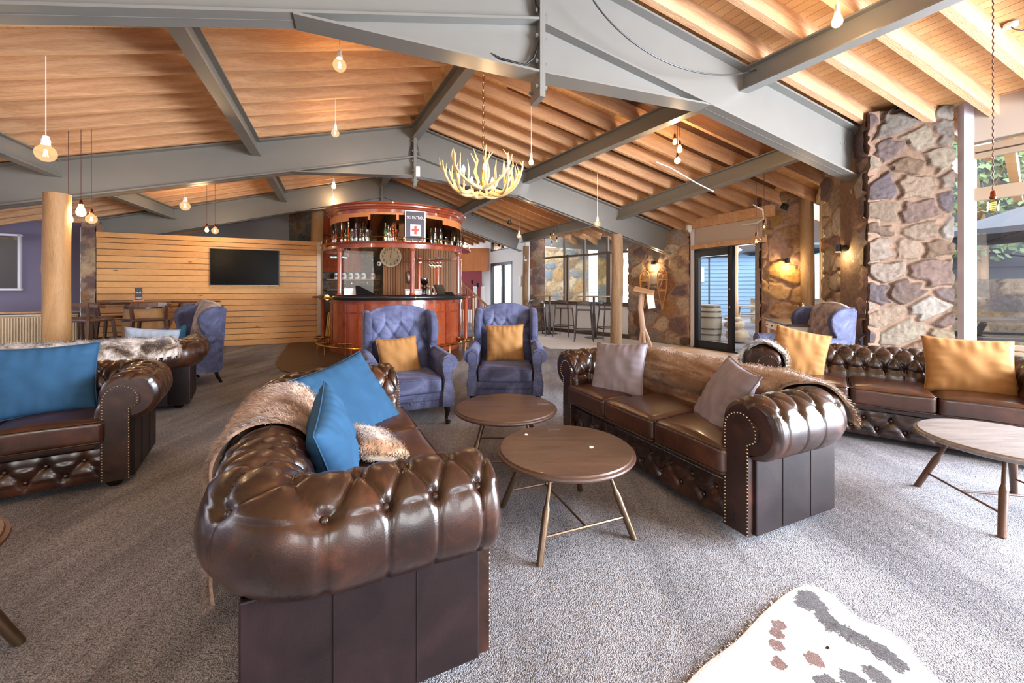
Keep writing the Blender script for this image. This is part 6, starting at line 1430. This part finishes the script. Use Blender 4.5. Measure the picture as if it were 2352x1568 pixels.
# ================================================================ OUTSIDE
mb = MB(); mb.box((16, 14, -.08), (26, 44, .1)); mb.box((-2, 24, -.08), (14, 12, .1)); struct(mb, 'ground', M['concrete'], smooth=False)
def clap(mb, p0, p1, z0, z1, bh=.18):
    a, x, n, L = frame2d(p0, p1); Mx = basis(a, x, -n, (0, 0, 1)); z = z0
    while z < z1: mb.add([Mx @ Vector(v) for v in ((0, -.03, z), (L, -.03, z), (L, 0, z + bh), (0, 0, z + bh), (0, 0, z), (L, 0, z))], [(0, 1, 2, 3), (0, 4, 5, 1)]); z += bh
    mb.box((L / 2, .12, (z0 + z1) / 2), (L, .2, z1 - z0), M=Mx); return Mx, L
def building(name, label, p0, p1, z1, mat, wins, trim='offwhite', bh=.18, cat='building', extra=None):
    r_ = thing(name, label, cat, (0, 0, 0)); mb = MB(); Mx, L = clap(mb, p0, p1, -.1, z1, bh); mb.build('clapboard_wall', mat, r_, smooth=False)
    for s, z, w_, h_ in wins:
        mb = MB(); mb.box((s, -.05, z), (w_ + .12, .05, h_ + .12), M=Mx); f = mb.build('window', M[trim], r_, smooth=False); mb = MB(); mb.box((s, -.08, z), (w_, .02, h_), M=Mx); mb.build('pane', M['winpane'], f, smooth=False)
    if extra: extra(r_, Mx, L)
    return r_
M['winpane'] = plain('pale_window_pane', 'c9ccd0', .15); M['blueclap'] = plain('blue_clapboard', '7f9fbd', .6); M['greyclap'] = plain('grey_clapboard', '55595c', .7); M['whiteclap'] = plain('white_clapboard', 'cfd2d6', .6)
def ex_blue(r_, Mx, L):
    for s in (.1, 3.4, 6.2): mb = MB(); mb.box((s, -.05, 2), (.16, .06, 4.2), M=Mx); mb.build('corner_board', M['blueclap'], r_, smooth=False)
    mb = MB(); mb.box((1.6, -.2, 3.9), (3.2, .4, 1.9), M=Mx); mb.build('balcony_panel', M['offwhite'], r_, smooth=False)
building('blue_building', 'blue clapboard building beyond the terrace, seen through the sliding door', (8.2, 19.4), (14.2, 17.6), 6.5, M['blueclap'], [(4.1, 2.0, .6, .6), (5.6, 2.1, 1.0, 1.3), (5.6, 4.6, 1.0, 1.3), (5.7, .9, .9, .9), (.6, 2.0, .5, .6)], extra=ex_blue)
building('white_building', 'pale clapboard house with stair, seen through the far windows', (2.6, 22.0), (8.6, 21.0), 6.0, M['whiteclap'], [(1.2, 3.3, 1.0, 1.5), (4.6, 1.2, .8, 1.2), (4.6, 3.9, .8, 1.2)])
building('grey_building', 'grey weatherboard building behind the terrace wall on the far right', (11.3, 12.4), (19.5, 7.0), 5.2, M['greyclap'], [(.9, 2.7, 1.2, .7)], bh=.4)
mb = MB(); mb.beam((12.0, 11.6, 2.55), (13.8, 9.8, 2.0), .5, .12); tag(mb.build('porch_roof', M['greyclap'], smooth=False), 'sloping porch roof edge on the grey building outside right', 'roof')
# terrace stone walls
stone('terrace_wall', (9.2, 15.6), (13.6, 13.2), -.05, .95, res=.06, sx=.5, sz=.3, seed=61, structure=False, th=.4, pal=['c0ab90', 'a99a86', 'd3c6ae', '9c9488', 'b8a078'], mortar='a5988a')
tag(bpy.context.scene.objects['terrace_wall'], 'low rubble stone wall with white capping beyond the picnic table outside the door', 'wall', kind=None)
o = stone('terrace_wall', (9.6, 9.4), (15.5, 5.4), -.05, 1.5, res=.05, sx=.5, sz=.3, seed=62, structure=False, th=.4, pal=['a3927b', '8d8272', 'b7a88e', '7f7a74', '9b8462'], mortar='8f8273'); tag(o, 'rubble stone terrace wall seen through the big right window', 'wall')
o = stone('stone_chimney', (1.35, 16.6), (3.05, 16.2), 0, 3.0, res=.04, sx=.55, sz=.42, seed=63, structure=False, th=.6, pal=['c9b28c', 'b09a7c', '8fa0aa', 'd6c6a6', '9aa3a6', 'c2a070'], mortar='c7b394'); tag(o, 'big pale rubble stone wall outside the far windows', 'wall')
o = stone('stone_chimney', (3.42, 16.1), (3.95, 15.9), 0, 2.9, res=.04, sx=.5, sz=.36, seed=64, structure=False, th=.6, pal=['b89c6c', 'a08a64', '8a8f8a', 'c8ac7c'], mortar='a5946e'); tag(o, 'narrow stone pier outside, behind the right high table', 'wall')
# outer steel beam and rafters beyond the far windows
mb = MB(); ibeam(mb, (1.0, 15.4, 3.45), (6.4, 14.2, 2.9), .5); tag(mb.build('steel_rafter', M['steel'], smooth=False), 'grey steel beam outside beyond the far windows', 'steel beam')
for k in range(7):
    mb = MB(); mb.beam((1.4 + k * .62, 12.9 - k * .42, 3.2), (2.6 + k * .62, 15.6 - k * .42, 3.0), .09, .2); tag(mb.build('timber_rafter', M['plank'], smooth=False), f'yellow timber rafter of the outer roof beyond the far windows, {ORD[k]} from the left', 'rafter', 'outer roof rafters beyond the far windows')
mb = MB(); mb.add([Vector(p) for p in ((.9, 13.2, 3.42), (5.6, 9.6, 3.42), (8.0, 14.0, 3.2), (3.0, 17.0, 3.2))], [(0, 1, 2, 3)]); struct(mb, 'ceiling', M['plank'], smooth=False)
mb = MB(); mb.add([Vector(p) for p in ((4.4, 9.1, 2.62), (5.2, 7.4, 2.62), (8.4, 9.4, 2.5), (7.2, 12.6, 2.5))], [(0, 1, 2, 3)]); struct(mb, 'ceiling', M['beige'], smooth=False)
# timber post on stone foot, barrel, picnic tables, umbrellas
log('log_column', (5.36, 9.8), .105, 2.5, M['log'], 'timber post on a stone foot outside the sliding door', 15, z0=.62)
mb = MB(); rng = random.Random(5)
def rock(c, r, sc, seed):
    rg = random.Random(seed); bm = bmesh.new(); bmesh.ops.create_icosphere(bm, subdivisions=3, radius=r)
    for v in bm.verts: nv = v.co.normalized(); v.co = Vector((v.co.x * sc[0], v.co.y * sc[1], v.co.z * sc[2])) * (1 + .12 * math.sin(nv.x * 5 + seed) * math.sin(nv.y * 6 + seed * 2) + .06 * math.sin(nv.z * 11 + seed))
    bm.verts.index_update(); m_ = MB(); m_.add([v.co + Vector(c) for v in bm.verts], [[v.index for v in f.verts] for f in bm.faces]); bm.free(); return m_
M['rock'] = plain('pale_rock', 'b49f86', .85, 0, .6, 12, .25)
for i, (c_, r__, sc) in enumerate((((5.42, 9.75, .17), .26, (1, .9, .72)), ((5.38, 9.78, .42), .23, (1, .9, .55)), ((5.36, 9.8, .56), .19, (1, .9, .35)))): o = rock(c_, r__, sc, i + 3).build('foot_stone', M['rock'], angle=180); tag(o, f'{["lowest", "middle", "top"][i]} rough stone under the timber post outside the sliding door', 'stone', 'stones under the outdoor post')
bo = thing('wine_barrel', 'weathered grey wine barrel standing outside behind the sliding glass door', 'barrel', (4.93, 10.1, -.03)); mb = MB(); barrel(mb, .93, .235, 1.16); mb.build('staves', plain('weathered_oak', 'a6a190', .8, 0, .3, 20, .15), bo, angle=50)
for z in (.05, .2, .34, .62, .76, .88): rr = .235 * (1 + .16 * math.sin(math.pi * z / .93)); mb = MB(); mb.lathe([(rr + .002, z - .018), (rr + .006, z - .018), (rr + .006, z + .018), (rr + .002, z + .018)], 28); mb.build('hoop', M['gunmetal'], bo)
def picnic(label, loc, rot, mat):
    r_ = thing('picnic_table', label, 'picnic table', loc, rot, 'outdoor picnic tables'); mb = MB()
    for k in range(4): mb.box((0, -.27 + k * .18, .74), (1.8, .165, .045))
    mb.build('table_top', mat, r_, smooth=False)
    for sy in (-1, 1): mb = MB(); mb.box((0, sy * .68, .44), (1.8, .26, .045)); mb.build('bench_seat', mat, r_, smooth=False)
    for sx_ in (-.65, .65):
        mb = MB(); mb.beam((sx_, -.30, .71), (sx_, .42, 0), .05, .1); mb.beam((sx_ + .06, .30, .71), (sx_ + .06, -.42, 0), .05, .1); mb.box((sx_ + .03, 0, .40), (.05, 1.6, .09)); mb.build('trestle', mat, r_, smooth=False)
    return r_
M['greywood'] = plain('grey_weathered_wood', '9a9188', .8, 0, .3, 20, .1); M['darkwood'] = plain('dark_outdoor_wood', '4c4a4b', .7)
picnic('weathered picnic table outside the sliding door', (8.3, 13.6, -.03), R(-35), M['greywood'])
picnic('dark picnic table outside the big right window, near the stone wall', (9.3, 7.35, -.03), R(-25), M['darkwood'])
def umbrella(label, loc, w_, h_, mat):
    r_ = thing('patio_umbrella', label, 'umbrella', loc, R(20), 'grey patio umbrellas'); mb = MB(); n_ = 8
    top = Vector((0, 0, h_ + .55)); P = [Vector((w_ * math.cos(2 * math.pi * k / n_), w_ * math.sin(2 * math.pi * k / n_), h_)) for k in range(n_)]
    for k in range(n_): a_, b_ = P[k], P[(k + 1) % n_]; m_ = (a_ + b_) / 2; m_.z += .03; mb.add([top, a_, m_, b_, a_ - Vector((0, 0, .1)), m_ - Vector((0, 0, .1)), b_ - Vector((0, 0, .1))], [(0, 1, 2), (0, 2, 3), (1, 4, 5, 2), (2, 5, 6, 3)])
    mb.build('canopy', mat, r_, smooth=False); mb = MB(); mb.tube([(0, 0, 0), (0, 0, h_ + .5)], .03, 10); mb.build('pole', M['steel_dark'], r_)
    for k in range(n_): mb = MB(); mb.tube([(0, 0, h_ + .1), P[k] * .98 + Vector((0, 0, .02))], .012, 5); mb.build('rib', M['steel_dark'], r_)
    mb = MB(); mb.box((0, 0, .04), (.6, .6, .08)); mb.build('base', M['steel_dark'], r_, smooth=False); return r_
M['umb'] = plain('charcoal_canvas', '4a4f58', .8)
umbrella('charcoal patio umbrella outside the big right window', (9.6, 7.4, -.03), 1.5, 2.35, M['umb'])
umbrella('grey patio umbrella seen at the right side of the open sliding door', (9.9, 14.6, -.03), 1.5, 2.75, M['umb'])
umbrella('grey patio umbrella seen through the sliding door glass, above the barrel', (7.4, 15.2, -.03), 1.0, 2.65, M['umb'])
# pergola rafters outside the right window
for k in range(4):
    mb = MB(); mb.beam((6.0 + k * .75, 4.9 - k * 1.15, 3.12), (8.0 + k * .75, 6.4 - k * 1.15, 2.75), .09, .2); tag(mb.build('pergola_rafter', M['plank'], smooth=False), f'yellow timber pergola rafter outside the right window, {ORD[k]} from the stone pier', 'rafter', 'pergola rafters outside the right window')
# trees
def tree(label, c, h, r, seed, col='5d7a52', n=2600, leaf=.10):
    rg = np.random.RandomState(seed); r_ = thing('tree', label, 'tree', c, 0, 'trees outside'); mb = MB(); mb.tube([(0, 0, 0), (.1, 0, h * .5), (0, .1, h * .9)], [.18, .12, .04], 8)
    for k in range(6): a = k * 1.05; mb.tube([(0, 0, h * .45 + .2 * k), (r * .7 * math.cos(a), r * .7 * math.sin(a), h * .62 + .25 * k)], [.06, .015], 6)
    mb.build('trunk', M['log_old'], r_); mb = MB()
    for _ in range(n):
        d = rg.normal(size=3); d /= np.linalg.norm(d); p = Vector(d * r * rg.uniform(.35, 1) ** .5) ; p.z = p.z * .9 + h * .72; u = Vector(rg.normal(size=3)).normalized() * leaf; v = Vector(rg.normal(size=3)).normalized() * leaf * .6; k = len(mb.v); mb.v += [tuple(p - u), tuple(p + v), tuple(p + u), tuple(p - v)]; mb.f.append((k, k + 1, k + 2, k + 3)); mb.mi.append(0)
    me = bpy.data.meshes.new('foliage'); me.from_pydata(mb.v, [], mb.f); me.materials.append(plain('leaf_' + str(seed), col, .7, var=.3)); o = bpy.data.objects.new('foliage', me); COL.objects.link(o); o.parent = r_; return r_
tree('leafy tree behind the umbrella outside the right window', (12.2, 10.6, 0), 5.2, 1.9, 1, '7f946c')
tree('green tree above the grey building outside the right window', (17.5, 12.0, 0), 7.5, 3.0, 2, '5f7a55', 3000, .14)
tree('tree outside the left window beyond the log column', (-14.5, 11.5, 0), 3.4, 2.2, 3, '8d9a80')
# car beyond the far door, simple but shaped
car = thing('parked_car', 'white parked car partly visible through the far glass door', 'car', (-.2, 20.5, 0), R(100)); CP = plain('car_white', 'dfe2e6', .25)
prof_ = [(-2.1, .35), (-2.15, .75), (-1.9, .95), (-1.1, 1.05), (-.55, 1.48), (.8, 1.5), (1.5, 1.05), (2.05, .95), (2.15, .6), (2.1, .35)]
mb = MB(); mb.prism(prof_, -.85, .85, M=basis((0, 0, 0), (1, 0, 0), (0, 0, 1), (0, -1, 0))); mb.build('car_body', CP, car, angle=30)
for s in (-1, 1): mb = MB(); mb.prism([(-.95, 1.06), (-.5, 1.42), (.75, 1.44), (1.3, 1.06)], .855 * s, .86 * s, M=basis((0, 0, 0), (1, 0, 0), (0, 0, 1), (0, -1, 0))); mb.build('side_window', M['screen'], car, smooth=False)
for x_ in (-1.35, 1.35):
    for s in (-1, 1): mb = MB(); mb.lathe([(.001, -.1), (.33, -.1), (.33, .1), (.001, .1)], 24, M=Matrix.Translation((x_, s * .8, .33)) @ Matrix.Rotation(R(90), 4, 'X')); w_ = mb.build('wheel', M['black'], car, angle=30); mb = MB(); mb.lathe([(.001, -.11), (.2, -.11), (.2, .11), (.001, .11)], 16, M=Matrix.Translation((x_, s * .8, .33)) @ Matrix.Rotation(R(90), 4, 'X')); mb.build('hub', M['silver'], w_, angle=30)
